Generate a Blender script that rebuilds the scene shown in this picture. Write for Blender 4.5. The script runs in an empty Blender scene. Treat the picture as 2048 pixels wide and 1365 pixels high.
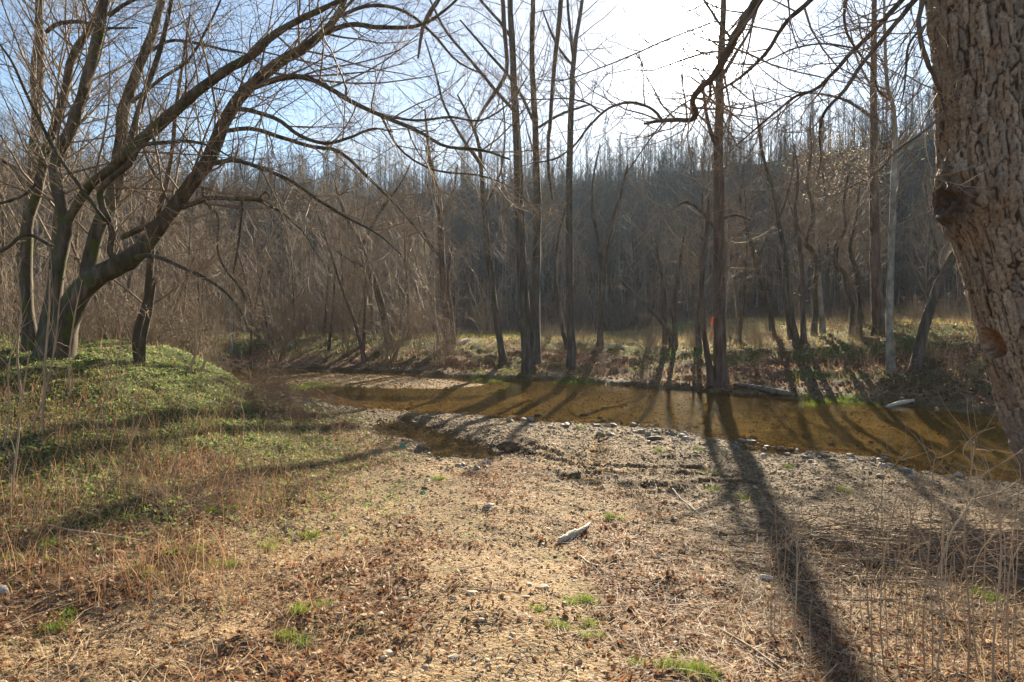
import bpy, math, random
import numpy as np

# ------------------------------------------------------------------ camera, sky, sun, exposure
SC = bpy.context.scene
COL = SC.collection
F = 1365.0                      # focal length in photo pixels (2048 wide)
CAM_Z = 1.65
PITCH = math.radians(-1.97)
cam_d = bpy.data.cameras.new('camera')
cam_d.sensor_width = 36.0
cam_d.lens = 24.0
cam_d.clip_start = 0.05
cam_d.clip_end = 2000.0
cam = bpy.data.objects.new('camera', cam_d)
COL.objects.link(cam)
cam.location = (0, 0, CAM_Z)
cam.rotation_euler = (math.pi / 2 + PITCH, 0, 0)
SC.camera = cam

SUN_AZ = math.radians(14.6)     # to the right of +Y
SUN_EL = math.radians(20.8)
SUN_DIR = np.array([math.sin(SUN_AZ) * math.cos(SUN_EL), math.cos(SUN_AZ) * math.cos(SUN_EL), math.sin(SUN_EL)])


def N(nt, kind, **kw):
    n = nt.nodes.new(kind)
    for k, v in kw.items():
        if k.startswith('i_'):
            key = k[2:]
            key = int(key) if key.isdigit() else key.replace('_', ' ')
            n.inputs[key].default_value = v
        else:
            setattr(n, k, v)
    return n


def ramp(nt, stops):
    r = nt.nodes.new('ShaderNodeValToRGB')
    el = r.color_ramp.elements
    while len(el) < len(stops):
        el.new(0.5)
    for e, (p, c) in zip(el, stops):
        e.position = p
        e.color = (c[0], c[1], c[2], 1) if not isinstance(c, (int, float)) else (c, c, c, 1)
    return r


def make_world():
    w = bpy.data.worlds.new('World')
    SC.world = w
    w.use_nodes = True
    nt = w.node_tree
    nt.nodes.clear()
    L = nt.links.new
    out = N(nt, 'ShaderNodeOutputWorld')
    bg = N(nt, 'ShaderNodeBackground')
    bg.inputs['Strength'].default_value = 0.05
    sky = N(nt, 'ShaderNodeTexSky', sky_type='NISHITA')
    sky.sun_disc = False
    sky.sun_elevation = SUN_EL
    sky.sun_rotation = SUN_AZ
    sky.altitude = 200
    sky.air_density = 1.0
    sky.dust_density = 0.25
    sky.ozone_density = 1.5
    tc = N(nt, 'ShaderNodeTexCoord')
    # thin cirrus: direction projected on a high layer
    sep = N(nt, 'ShaderNodeSeparateXYZ')
    L(tc.outputs['Generated'], sep.inputs[0])
    zz = N(nt, 'ShaderNodeMath', operation='MAXIMUM', i_1=0.06)
    L(sep.outputs['Z'], zz.inputs[0])
    zz2 = N(nt, 'ShaderNodeMath', operation='ADD', i_1=0.12)
    L(zz.outputs[0], zz2.inputs[0])
    dx = N(nt, 'ShaderNodeMath', operation='DIVIDE')
    dy = N(nt, 'ShaderNodeMath', operation='DIVIDE')
    L(sep.outputs['X'], dx.inputs[0]); L(zz2.outputs[0], dx.inputs[1])
    L(sep.outputs['Y'], dy.inputs[0]); L(zz2.outputs[0], dy.inputs[1])
    cmb = N(nt, 'ShaderNodeCombineXYZ')
    L(dx.outputs[0], cmb.inputs[0]); L(dy.outputs[0], cmb.inputs[1])
    no = N(nt, 'ShaderNodeTexNoise', i_Scale=0.75, i_Detail=7.0, i_Roughness=0.58, i_Distortion=0.6)
    L(cmb.outputs[0], no.inputs['Vector'])
    cr = ramp(nt, [(0.46, 0.0), (0.68, 0.75)])
    L(no.outputs['Fac'], cr.inputs[0])
    # cloud brightness by angle to the sun (forward scattering of thin cloud)
    dot = N(nt, 'ShaderNodeVectorMath', operation='DOT_PRODUCT')
    nrm = N(nt, 'ShaderNodeVectorMath', operation='NORMALIZE')
    L(tc.outputs['Generated'], nrm.inputs[0])
    L(nrm.outputs[0], dot.inputs[0])
    dot.inputs[1].default_value = tuple(SUN_DIR)
    mx = N(nt, 'ShaderNodeMath', operation='MAXIMUM', i_1=0.0)
    L(dot.outputs['Value'], mx.inputs[0])
    p1 = N(nt, 'ShaderNodeMath', operation='POWER', i_1=9.0)
    L(mx.outputs[0], p1.inputs[0])
    p2 = N(nt, 'ShaderNodeMath', operation='POWER', i_1=700.0)
    L(mx.outputs[0], p2.inputs[0])
    m1 = N(nt, 'ShaderNodeMath', operation='MULTIPLY_ADD', i_1=4.0, i_2=2.9)
    L(p1.outputs[0], m1.inputs[0])
    mixc = N(nt, 'ShaderNodeMix', data_type='RGBA')
    L(cr.outputs[0], mixc.inputs['Factor'])
    L(sky.outputs[0], mixc.inputs['A'])
    ccol = N(nt, 'ShaderNodeMix', data_type='RGBA', blend_type='MULTIPLY')
    ccol.inputs['Factor'].default_value = 1
    ccol.inputs['A'].default_value = (1.0, 1.0, 1.02, 1)
    L(m1.outputs[0], ccol.inputs['B'])
    L(ccol.outputs['Result'], mixc.inputs['B'])
    # bright aureole of the sun through the thin veil
    au = N(nt, 'ShaderNodeMath', operation='MULTIPLY', i_1=60.0)
    L(p2.outputs[0], au.inputs[0])
    add = N(nt, 'ShaderNodeMix', data_type='RGBA', blend_type='ADD')
    add.inputs['Factor'].default_value = 1
    L(mixc.outputs['Result'], add.inputs['A'])
    L(au.outputs[0], add.inputs['B'])
    L(add.outputs['Result'], bg.inputs['Color'])
    L(bg.outputs[0], out.inputs['Surface'])


make_world()
sun_d = bpy.data.lights.new('sun', 'SUN')
sun_d.energy = 5.0
sun_d.angle = math.radians(0.53)
sun_d.color = (1.0, 0.86, 0.64)
sun = bpy.data.objects.new('sun', sun_d)
COL.objects.link(sun)
from mathutils import Vector
sun.rotation_euler = Vector(tuple(SUN_DIR)).to_track_quat('Z', 'Y').to_euler()
sun.location = (60, 200, 90)

SC.view_settings.view_transform = 'Standard'
SC.view_settings.look = 'None'
SC.view_settings.exposure = 1.95
SC.view_settings.gamma = 1.0
SC.view_settings.use_curve_mapping = False
SC.render.engine = 'CYCLES'
cy = SC.cycles
cy.use_denoising = True
cy.denoising_input_passes = 'RGB_ALBEDO_NORMAL'
cy.denoising_prefilter = 'ACCURATE'
cy.max_bounces = 6
cy.diffuse_bounces = 3
cy.glossy_bounces = 3
cy.transmission_bounces = 3
cy.volume_bounces = 0
cy.transparent_max_bounces = 8
cy.caustics_reflective = False
cy.caustics_refractive = False

# ------------------------------------------------------------------ numeric helpers
RNG = np.random.default_rng(11)


def smooth(a, b, x):
    t = np.clip((np.asarray(x, float) - a) / (b - a), 0, 1)
    return t * t * (3 - 2 * t)


def _h(i, j, s):
    n = (i * 374761393 + j * 668265263 + s * 974634777) & 0xFFFFFFFF
    n = ((n ^ (n >> 13)) * 1274126177) & 0xFFFFFFFF
    n = n ^ (n >> 16)
    return (n & 0xFFFFFF) / float(0xFFFFFF)


def vnoise(x, y, s=0):
    x = np.asarray(x, float); y = np.asarray(y, float)
    xi = np.floor(x).astype(np.int64); yi = np.floor(y).astype(np.int64)
    fx = x - xi; fy = y - yi
    fx = fx * fx * (3 - 2 * fx); fy = fy * fy * (3 - 2 * fy)
    a = _h(xi, yi, s); b = _h(xi + 1, yi, s); c = _h(xi, yi + 1, s); d = _h(xi + 1, yi + 1, s)
    return (a + (b - a) * fx) * (1 - fy) + (c + (d - c) * fx) * fy


def fbm(x, y, s=0, o=4):
    v = 0; a = 0.5; tot = 0
    for k in range(o):
        v = v + a * vnoise(x * 2 ** k, y * 2 ** k, s + k * 17)
        tot += a; a *= 0.5
    return v / tot


def pix_dir(px, py):
    x = (np.asarray(px, float) - 1024) / F
    v = (682.5 - np.asarray(py, float)) / F
    c, s = math.cos(PITCH), math.sin(PITCH)
    return np.stack([x, c - v * s, s + v * c], -1)


def at(px, py, Y):
    d = pix_dir(px, py)
    t = np.asarray(Y, float) / d[..., 1]
    p = d * t[..., None]
    p[..., 2] += CAM_Z
    return p


def on_z(px, py, z):
    d = pix_dir(px, py)
    t = (z - CAM_Z) / d[..., 2]
    return (d * t[..., None])[..., :2]


# ------------------------------------------------------------------ terrain
WZ = -0.90
near_px = [(2048, 985), (2000, 962), (1850, 940), (1700, 908), (1560, 896), (1450, 876), (1330, 864), (1200, 850), (1050, 840),
           (930, 828), (830, 826), (720, 822), (640, 803), (585, 790)]
far_px = [(470, 737), (600, 741), (760, 745), (880, 752), (1000, 762), (1100, 760), (1250, 772), (1400, 785), (1550, 795), (1700, 803),
          (1850, 815), (2000, 832), (2048, 838)]
CREEK = np.array([(40, -10), (14, 4.5)] + [tuple(on_z(a, b, WZ)) for a, b in near_px] + [(-11, 25), (-18, 27.5), (-60, 34), (-60, 41), (-24, 35.5)] +
                 [tuple(on_z(a, b, WZ)) for a, b in far_px] + [(19, 13.5), (44, 2)])
POOL = np.array([tuple(on_z(a, b, WZ)) for a, b in
                 [(745, 852), (800, 842), (870, 864), (950, 886), (1000, 908), (985, 926), (925, 928), (875, 902), (800, 872)]])
BAR = np.array([tuple(on_z(a, b, WZ)) for a, b in
                [(540, 755), (620, 748), (760, 752), (880, 760), (960, 770), (900, 777), (780, 776), (660, 771), (570, 768)]])
SIDE_X = [-60, -18, -11, -4, 0, 4.4, 7.7, 12, 20, 44]
SIDE_Y = [37.5, 31, 28, 25, 23, 19.5, 17, 13, 8, -4]
PUDDLES = [(1160, 958, 0.26, 0.12), (1252, 968, 0.2, 0.10), (1690, 1104, 0.30, 0.11), (1765, 1142, 0.24, 0.09)]


def sdf(poly, x, y):
    x = np.asarray(x, float); y = np.asarray(y, float)
    d2 = np.full(x.shape, 1e18)
    ins = np.zeros(x.shape, bool)
    n = len(poly)
    for i in range(n):
        ax, ay = poly[i]; bx, by = poly[(i + 1) % n]
        ex, ey = bx - ax, by - ay
        t = np.clip(((x - ax) * ex + (y - ay) * ey) / (ex * ex + ey * ey), 0, 1)
        d2 = np.minimum(d2, (x - ax - t * ex) ** 2 + (y - ay - t * ey) ** 2)
        c = (ay > y) != (by > y)
        with np.errstate(divide='ignore', invalid='ignore'):
            ins ^= c & (x < (bx - ax) * (y - ay) / (by - ay if by != ay else 1e-9) + ax)
    d = np.sqrt(d2)
    return np.where(ins, -d, d)


def hill(x, y):
    foot = np.interp(x, [-200, -60, -20, 0, 25, 45, 70, 120, 200], [40, 56, 62, 62, 58, 50, 42, 36, 30])
    ridge = np.interp(x, [-200, -100, 0, 25, 45, 62, 90, 200], [120, 138, 152, 146, 128, 106, 92, 70])
    top = np.interp(x, [-200, -110, -50, 0, 25, 45, 62, 90, 200], [38, 30, 27.5, 29.0, 28.5, 28.5, 28.5, 33, 42])
    t = (y - foot) / (ridge - foot)
    up = np.interp(t, [0, 0.1, 0.3, 0.6, 0.85, 0.95, 1.0, 1.1, 1.6, 4], [0, 0.045, 0.17, 0.40, 0.71, 0.89, 1.0, 1.0, 0.6, -0.3])
    n = (fbm(x / 35, y / 35, 5, 3) - 0.5) * 4.0 * np.clip(t * 2, 0, 1)
    return np.where(t > 0, up * top + n, 0)


TRACKS = []
for pts, off in [([(1010, 880), (1090, 925), (1190, 950), (1330, 955), (1460, 948)], 0), ([(1060, 895), (1180, 930), (1300, 938), (1420, 930)], 0),
                 ([(1260, 992), (1330, 985), (1420, 972), (1500, 965)], 0), ([(1200, 865), (1190, 940), (1180, 990)], 0)]:
    TRACKS.append(np.array([tuple(on_z(a, b, -0.72)) for a, b in pts]))


def height(x, y, fine=True):
    x = np.asarray(x, float); y = np.asarray(y, float)
    dc = sdf(CREEK, x, y)
    dp = sdf(POOL, x, y)
    db = sdf(BAR, x, y)
    wob = (fbm(x * 0.9, y * 0.9, 40, 3) - 0.5) * 0.9
    dc = dc + wob * np.clip(1 - np.abs(dc) / 3, 0, 1)
    d = np.maximum(dc, 0)
    farside = y > np.interp(x, SIDE_X, SIDE_Y)
    base = np.interp(d, [0, 0.5, 1.5, 4, 8, 11, 14, 20, 60], [-0.91, -0.86, -0.81, -0.72, -0.45, -0.15, 0.0, 0.10, 0.3])
    wm = smooth(-1.8, -7.5, x) * smooth(2.2, 11.5, y) * smooth(1.5, 6.0, d)
    hn = base + (0.95 + 0.5 * (fbm(x * .7 + y * .3, y * .7 - x * .3, 44, 4) - .5) + 0.05 * np.clip(-x - 8, 0, 12) - base) * wm
    toph = 0.38 + 1.0 * smooth(9, 17, x) + 0.15 * (fbm(x / 6, y / 6, 61, 2) - .5)
    pf = np.interp(d, [0, 0.25, 0.8, 2, 5, 8], [0, 0.10, 0.2, 0.42, 0.93, 1.0])
    hf = WZ + (toph - WZ) * pf + hill(x, y) + (0.55 * (fbm(x * .5, y * .5, 45, 4) - .5) + 0.22 * (fbm(x * 1.9 + y, y * 1.9 - x, 46, 3) - .5)) * smooth(0.3, 1.5, d) * smooth(12, 6, d)
    out = np.where(farside, hf, hn)
    bed = WZ - 0.02 - 0.26 * smooth(0, 2.2, -dc) + 0.10 * (fbm(x * 1.3, y * 1.3, 70, 3) - 0.5)
    bed = np.maximum(bed, WZ + 0.05 - 0.22 * smooth(-0.3, 1.2, db) + 0.06 * (fbm(x * 1.1, y * 1.1, 71, 3) - .5) - 0.3 * (db > 1.2))
    out = np.where(dc < 0, bed, out)
    dpw = dp - 0.14 + wob * 0.22
    pool = np.interp(dpw, [-1, -0.3, 0, 0.5, 1.4], [WZ - 0.2, WZ - 0.09, WZ - 0.005, WZ + 0.10, WZ + 0.6])
    out = np.where((dpw < 1.4) & (~farside), np.minimum(out, pool), out)
    if fine:
        near = np.clip(1.5 - np.hypot(x, y - 6) / 26, 0, 1)
        dryf = np.where(dc < 0, 0.35, 1.0)
        out = out + near * dryf * (0.16 * (fbm(x * 0.8, y * 0.8, 80, 3) - .5) + 0.08 * (fbm(x * 2.6 + y * 1.9, y * 2.6 - x * 1.9, 81, 3) - .5) + 0.034 * (fbm(x * 6 + y * 5, y * 6 - x * 5, 82, 2) - .5))
        for k, T in enumerate(TRACKS):
            best = np.full(x.shape, 9.0); arc = np.zeros(x.shape); s0 = 0
            for i in range(len(T) - 1):
                a, b = T[i], T[i + 1]
                e = b - a; le = np.hypot(*e)
                t = np.clip(((x - a[0]) * e[0] + (y - a[1]) * e[1]) / le ** 2, 0, 1)
                dd = np.hypot(x - a[0] - t * e[0], y - a[1] - t * e[1])
                m = dd < best
                best = np.where(m, dd, best); arc = np.where(m, s0 + t * le, arc); s0 += le
            prof = -0.06 * smooth(0.20, 0.12, best) + 0.035 * np.exp(-((best - 0.22) / 0.06) ** 2)
            lug = 0.03 * np.sign(np.sin(arc * 2 * math.pi / 0.17 + best * 12)) * smooth(0.17, 0.12, best)
            out = out + (prof + lug) * (0.6 + 0.4 * fbm(x * 2, y * 2, 90 + k, 2)) * (dc > 0.15)
        for (px, py, a, b), zc in zip(PUD_XY, PUD_Z):
            q = np.hypot((x - px) / a, (y - py) / b) + 0.5 * (fbm(x * 4, y * 4, 33, 2) - .5)
            out = np.where(q < 1.7, np.minimum(out, zc + np.interp(q, [0, 0.8, 1.0, 1.7], [-0.05, -0.03, 0.0, 0.16])), out)
    return out


PUD_XY = []; PUD_Z = []


def ground_at(px, py, fine=False):
    d = pix_dir(px, py)
    t = np.concatenate([np.arange(2.5, 45, 0.04), np.arange(45, 260, 0.4)])
    p = d[None] * t[:, None]
    z = p[:, 2] + CAM_Z
    hgt = height(p[:, 0], p[:, 1], fine)
    k = np.argmax(z < hgt)
    if not (z < hgt).any():
        k = len(t) - 1
    return np.array([p[k, 0], p[k, 1], hgt[k]])


for px, py, a, b in PUDDLES:
    g = ground_at(px, py)
    PUD_XY.append((g[0], g[1], a, b * 2.2)); PUD_Z.append(g[2] - 0.03)


def zat(x, y):
    return height(np.array([x], float), np.array([y], float))[0]


# ------------------------------------------------------------------ mesh helpers
def build_mesh(name, verts, faces, mat=None, cols=None, smooth_shade=True, mats=None, mat_idx=None):
    """faces: list of int arrays (M,k)"""
    me = bpy.data.meshes.new(name)
    verts = np.asarray(verts, np.float32).reshape(-1, 3)
    if not isinstance(faces, list):
        faces = [faces]
    faces = [np.asarray(f, np.int32) for f in faces if len(f)]
    li = np.concatenate([f.ravel() for f in faces])
    lt = np.concatenate([np.full(len(f), f.shape[1], np.int32) for f in faces])
    ls = np.concatenate([[0], np.cumsum(lt)[:-1]]).astype(np.int32)
    me.vertices.add(len(verts)); me.vertices.foreach_set('co', verts.ravel())
    me.loops.add(len(li)); me.loops.foreach_set('vertex_index', li)
    me.polygons.add(len(lt)); me.polygons.foreach_set('loop_start', ls)
    me.polygons.foreach_set('use_smooth', np.full(len(lt), smooth_shade, bool))
    if mats:
        for m in mats:
            me.materials.append(m)
        me.polygons.foreach_set('material_index', np.asarray(mat_idx, np.int32))
    elif mat:
        me.materials.append(mat)
    if cols is not None:
        c = np.asarray(cols, np.float32)
        if c.shape[1] == 3:
            c = np.concatenate([c, np.ones((len(c), 1), np.float32)], 1)
        a = me.attributes.new('col', 'FLOAT_COLOR', 'POINT')
        a.data.foreach_set('color', c.ravel())
    me.update(calc_edges=True)
    return me


def link(name, data, parent=None, loc=None, label=None, cat=None, group=None, kind=None):
    o = bpy.data.objects.new(name, data)
    COL.objects.link(o)
    if parent is not None:
        o.parent = parent
    if loc is not None:
        o.location = tuple(float(v) for v in loc)
    if label: o['label'] = label
    if cat: o['category'] = cat
    if group: o['group'] = group
    if kind: o['kind'] = kind
    return o


def nrmz(v):
    return v / np.maximum(np.linalg.norm(v, axis=-1, keepdims=True), 1e-9)


def tubes(P, R, S):
    """P (N,K,3), R (N,K) -> verts, quads"""
    P = np.asarray(P, float); R = np.asarray(R, float)
    n, K, _ = P.shape
    T = nrmz(np.gradient(P, axis=1))
    md = nrmz(P[:, -1] - P[:, 0] + 1e-6)
    ref = np.zeros((n, 3))
    ref[np.arange(n), np.argmin(np.abs(md), 1)] = 1
    U = nrmz(np.cross(T, ref[:, None, :]))
    V = np.cross(T, U)
    a = np.arange(S) * 2 * math.pi / S
    ring = P[:, :, None, :] + R[:, :, None, None] * (np.cos(a)[None, None, :, None] * U[:, :, None, :] + np.sin(a)[None, None, :, None] * V[:, :, None, :])
    idx = np.arange(n * K * S).reshape(n, K, S)
    q = np.stack([idx[:, :-1], np.roll(idx, -1, 2)[:, :-1], np.roll(idx, -1, 2)[:, 1:], idx[:, 1:]], -1).reshape(-1, 4)
    return ring.reshape(-1, 3), q


def merge(parts):
    vs = []; fs = []; o = 0
    for v, f in parts:
        if len(v) == 0: continue
        vs.append(v); fs.append(f + o); o += len(v)
    return np.concatenate(vs), np.concatenate(fs)


def spawn(P, R, n, t0, t1, ang, angv, lenf, K, radf, up, wig, rng, minr, maxl=9e9, lens=None, tipf=0.3, taper=0.6, keep=1.0):
    """children of polylines, vectorised"""
    m, Kp, _ = P.shape
    seg = np.linalg.norm(np.diff(P, axis=1), axis=2)
    Lp = seg.sum(1) if lens is None else lens
    t = t0 + (t1 - t0) * (np.arange(n)[None] + rng.random((m, n))) / n
    f = t * (Kp - 1)
    i = np.clip(f.astype(int), 0, Kp - 2); fr = f - i
    rows = np.arange(m)[:, None]
    A = P[rows, i]; B = P[rows, i + 1]
    p = A + (B - A) * fr[..., None]
    T = nrmz(B - A)
    r = R[rows, i] * (1 - fr) + R[rows, i + 1] * fr
    L = np.minimum(Lp[:, None] * lenf * (1 - taper * t) * rng.uniform(0.55, 1.35, (m, n)), maxl)
    ref = np.where(np.abs(T[..., 2:3]) > 0.9, np.array([1.0, 0, 0]), np.array([0, 0, 1.0]))
    U = nrmz(np.cross(T, ref)); V = np.cross(T, U)
    phi = np.arange(n)[None] * 2.4 + rng.random((m, 1)) * 6.28 + rng.normal(0, 0.5, (m, n))
    a = np.radians(ang + angv * rng.normal(0, 1, (m, n)))
    d = T * np.cos(a)[..., None] + (U * np.cos(phi)[..., None] + V * np.sin(phi)[..., None]) * np.sin(a)[..., None]
    sel = rng.random(m * n) < keep
    p = p.reshape(-1, 3)[sel]; d = d.reshape(-1, 3)[sel]; L = L.ravel()[sel]; r = r.ravel()[sel]
    M = len(p)
    r0 = np.maximum(np.minimum(r * 0.75, radf * L), minr)
    C = np.zeros((M, K, 3)); C[:, 0] = p
    for k in range(1, K):
        d = nrmz(d + wig * rng.normal(0, 1, (M, 3)) + up * np.array([0, 0, 1.0]))
        C[:, k] = C[:, k - 1] + d * (L / (K - 1))[:, None]
    s = np.linspace(0, 1, K)[None]
    RR = np.maximum(r0[:, None] * (1 - (1 - tipf) * s), minr * 0.7)
    return C, RR


def catmull(pts, K):
    """resample rows of pts (n,c) with a Catmull-Rom spline to K points"""
    pts = np.asarray(pts, float)
    n = len(pts)
    ext = np.vstack([2 * pts[0] - pts[1], pts, 2 * pts[-1] - pts[-2]])
    u = np.linspace(0, n - 1, K)
    i = np.minimum(u.astype(int), n - 2); t = (u - i)[:, None]
    p0, p1, p2, p3 = ext[i], ext[i + 1], ext[i + 2], ext[i + 3]
    return 0.5 * ((2 * p1) + (-p0 + p2) * t + (2 * p0 - 5 * p1 + 4 * p2 - p3) * t * t + (-p0 + 3 * p1 - 3 * p2 + p3) * t ** 3)


# ------------------------------------------------------------------ materials
def new_mat(name):
    m = bpy.data.materials.new(name)
    m.use_nodes = True
    nt = m.node_tree
    nt.nodes.clear()
    return m, nt, N(nt, 'ShaderNodeOutputMaterial')


def bark_mat(name, dark, mid, light, scale=9.0, moss=0.0, rough=0.9, stretch=0.18, bump=0.6, bd=0.02):
    m, nt, out = new_mat(name)
    L = nt.links.new
    b = N(nt, 'ShaderNodeBsdfPrincipled')
    b.inputs['Roughness'].default_value = rough
    b.inputs['Specular IOR Level'].default_value = 0.25
    tc = N(nt, 'ShaderNodeTexCoord')
    mp = N(nt, 'ShaderNodeMapping')
    mp.inputs['Scale'].default_value = (1, 1, stretch)
    L(tc.outputs['Object'], mp.inputs[0])
    n1 = N(nt, 'ShaderNodeTexNoise', i_Scale=scale, i_Detail=6.0, i_Roughness=0.65)
    L(mp.outputs[0], n1.inputs['Vector'])
    r = ramp(nt, [(0.3, dark), (0.5, mid), (0.72, light)])
    L(n1.outputs['Fac'], r.inputs[0])
    colout = r.outputs[0]
    if moss > 0:
        n2 = N(nt, 'ShaderNodeTexNoise', i_Scale=2.6, i_Detail=5.0, i_Roughness=0.7)
        L(tc.outputs['Object'], n2.inputs['Vector'])
        r2 = ramp(nt, [(0.62 - moss * 0.2, 0.0), (0.72 - moss * 0.2, 1.0)])
        L(n2.outputs['Fac'], r2.inputs[0])
        mx = N(nt, 'ShaderNodeMix', data_type='RGBA')
        L(r2.outputs[0], mx.inputs['Factor']); L(colout, mx.inputs['A'])
        mx.inputs['B'].default_value = (0.075, 0.085, 0.02, 1)
        colout = mx.outputs['Result']
    L(colout, b.inputs['Base Color'])
    bp = N(nt, 'ShaderNodeBump', i_Strength=bump, i_Distance=bd)
    L(n1.outputs['Fac'], bp.inputs['Height'])
    L(bp.outputs[0], b.inputs['Normal'])
    L(b.outputs[0], out.inputs['Surface'])
    return m


def attr_mat(name, trans=0.35, rough=0.7, attr_type='GEOMETRY', spec=0.3, noise=0.0):
    m, nt, out = new_mat(name)
    L = nt.links.new
    at_ = N(nt, 'ShaderNodeAttribute', attribute_name='col', attribute_type=attr_type)
    col = at_.outputs['Color']
    b = N(nt, 'ShaderNodeBsdfPrincipled')
    b.inputs['Roughness'].default_value = rough
    b.inputs['Specular IOR Level'].default_value = spec
    if noise:
        tc = N(nt, 'ShaderNodeTexCoord')
        n1 = N(nt, 'ShaderNodeTexNoise', i_Scale=noise, i_Detail=5.0, i_Roughness=0.7)
        L(tc.outputs['Object'], n1.inputs['Vector'])
        r = ramp(nt, [(0.3, 0.55), (0.7, 1.25)])
        L(n1.outputs['Fac'], r.inputs[0])
        mx = N(nt, 'ShaderNodeMix', data_type='RGBA', blend_type='MULTIPLY')
        mx.inputs['Factor'].default_value = 1
        L(col, mx.inputs['A']); L(r.outputs[0], mx.inputs['B'])
        col = mx.outputs['Result']
        bp = N(nt, 'ShaderNodeBump', i_Strength=0.5, i_Distance=0.01)
        L(n1.outputs['Fac'], bp.inputs['Height']); L(bp.outputs[0], b.inputs['Normal'])
    L(col, b.inputs['Base Color'])
    if trans > 0:
        t = N(nt, 'ShaderNodeBsdfTranslucent')
        L(col, t.inputs['Color'])
        ms = N(nt, 'ShaderNodeMixShader')
        ms.inputs[0].default_value = trans
        L(b.outputs[0], ms.inputs[1]); L(t.outputs[0], ms.inputs[2])
        L(ms.outputs[0], out.inputs['Surface'])
    else:
        L(b.outputs[0], out.inputs['Surface'])
    return m


M_BARK_HERO = bark_mat('bark_mossy_grey', (0.035, 0.027, 0.019), (0.085, 0.066, 0.047), (0.19, 0.155, 0.115), 9, moss=0.5, bump=0.9)
M_BARK_MID = bark_mat('bark_brown', (0.04, 0.031, 0.023), (0.10, 0.078, 0.058), (0.19, 0.155, 0.12), 7, moss=0.25)
M_BARK_RED = bark_mat('bark_reddish', (0.05, 0.034, 0.025), (0.125, 0.085, 0.062), (0.21, 0.15, 0.115), 6)
M_BARK_PALE = bark_mat('bark_pale', (0.10, 0.085, 0.065), (0.24, 0.21, 0.17), (0.42, 0.38, 0.32), 5, stretch=0.5)
M_TWIG = bark_mat('twig_brown', (0.13, 0.092, 0.06), (0.23, 0.165, 0.11), (0.34, 0.26, 0.175), 3, bump=0, rough=0.72)
M_TWIG_FAR = bark_mat('twig_far', (0.06, 0.05, 0.043), (0.11, 0.092, 0.078), (0.18, 0.152, 0.13), 1, bump=0, rough=.8)
M_LEAF = attr_mat('dead_leaf', 0.4, 0.6)
M_GRASS = attr_mat('grass_blade', 0.6, 0.55)
M_STRAW = attr_mat('dry_straw', 0.45, 0.6)
M_STONE_I = attr_mat('gravel_stone', 0.0, 0.85, 'INSTANCER', 0.2)
M_STONE = attr_mat('flat_stone', 0.0, 0.75, 'GEOMETRY', 0.25, noise=14.0)
M_WOOD = bark_mat('driftwood', (0.25, 0.2, 0.15), (0.46, 0.40, 0.33), (0.62, 0.57, 0.5), 18, stretch=1)
M_LOG = bark_mat('log_bark', (0.07, 0.052, 0.04), (0.16, 0.125, 0.095), (0.3, 0.25, 0.2), 10, stretch=1)


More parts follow.
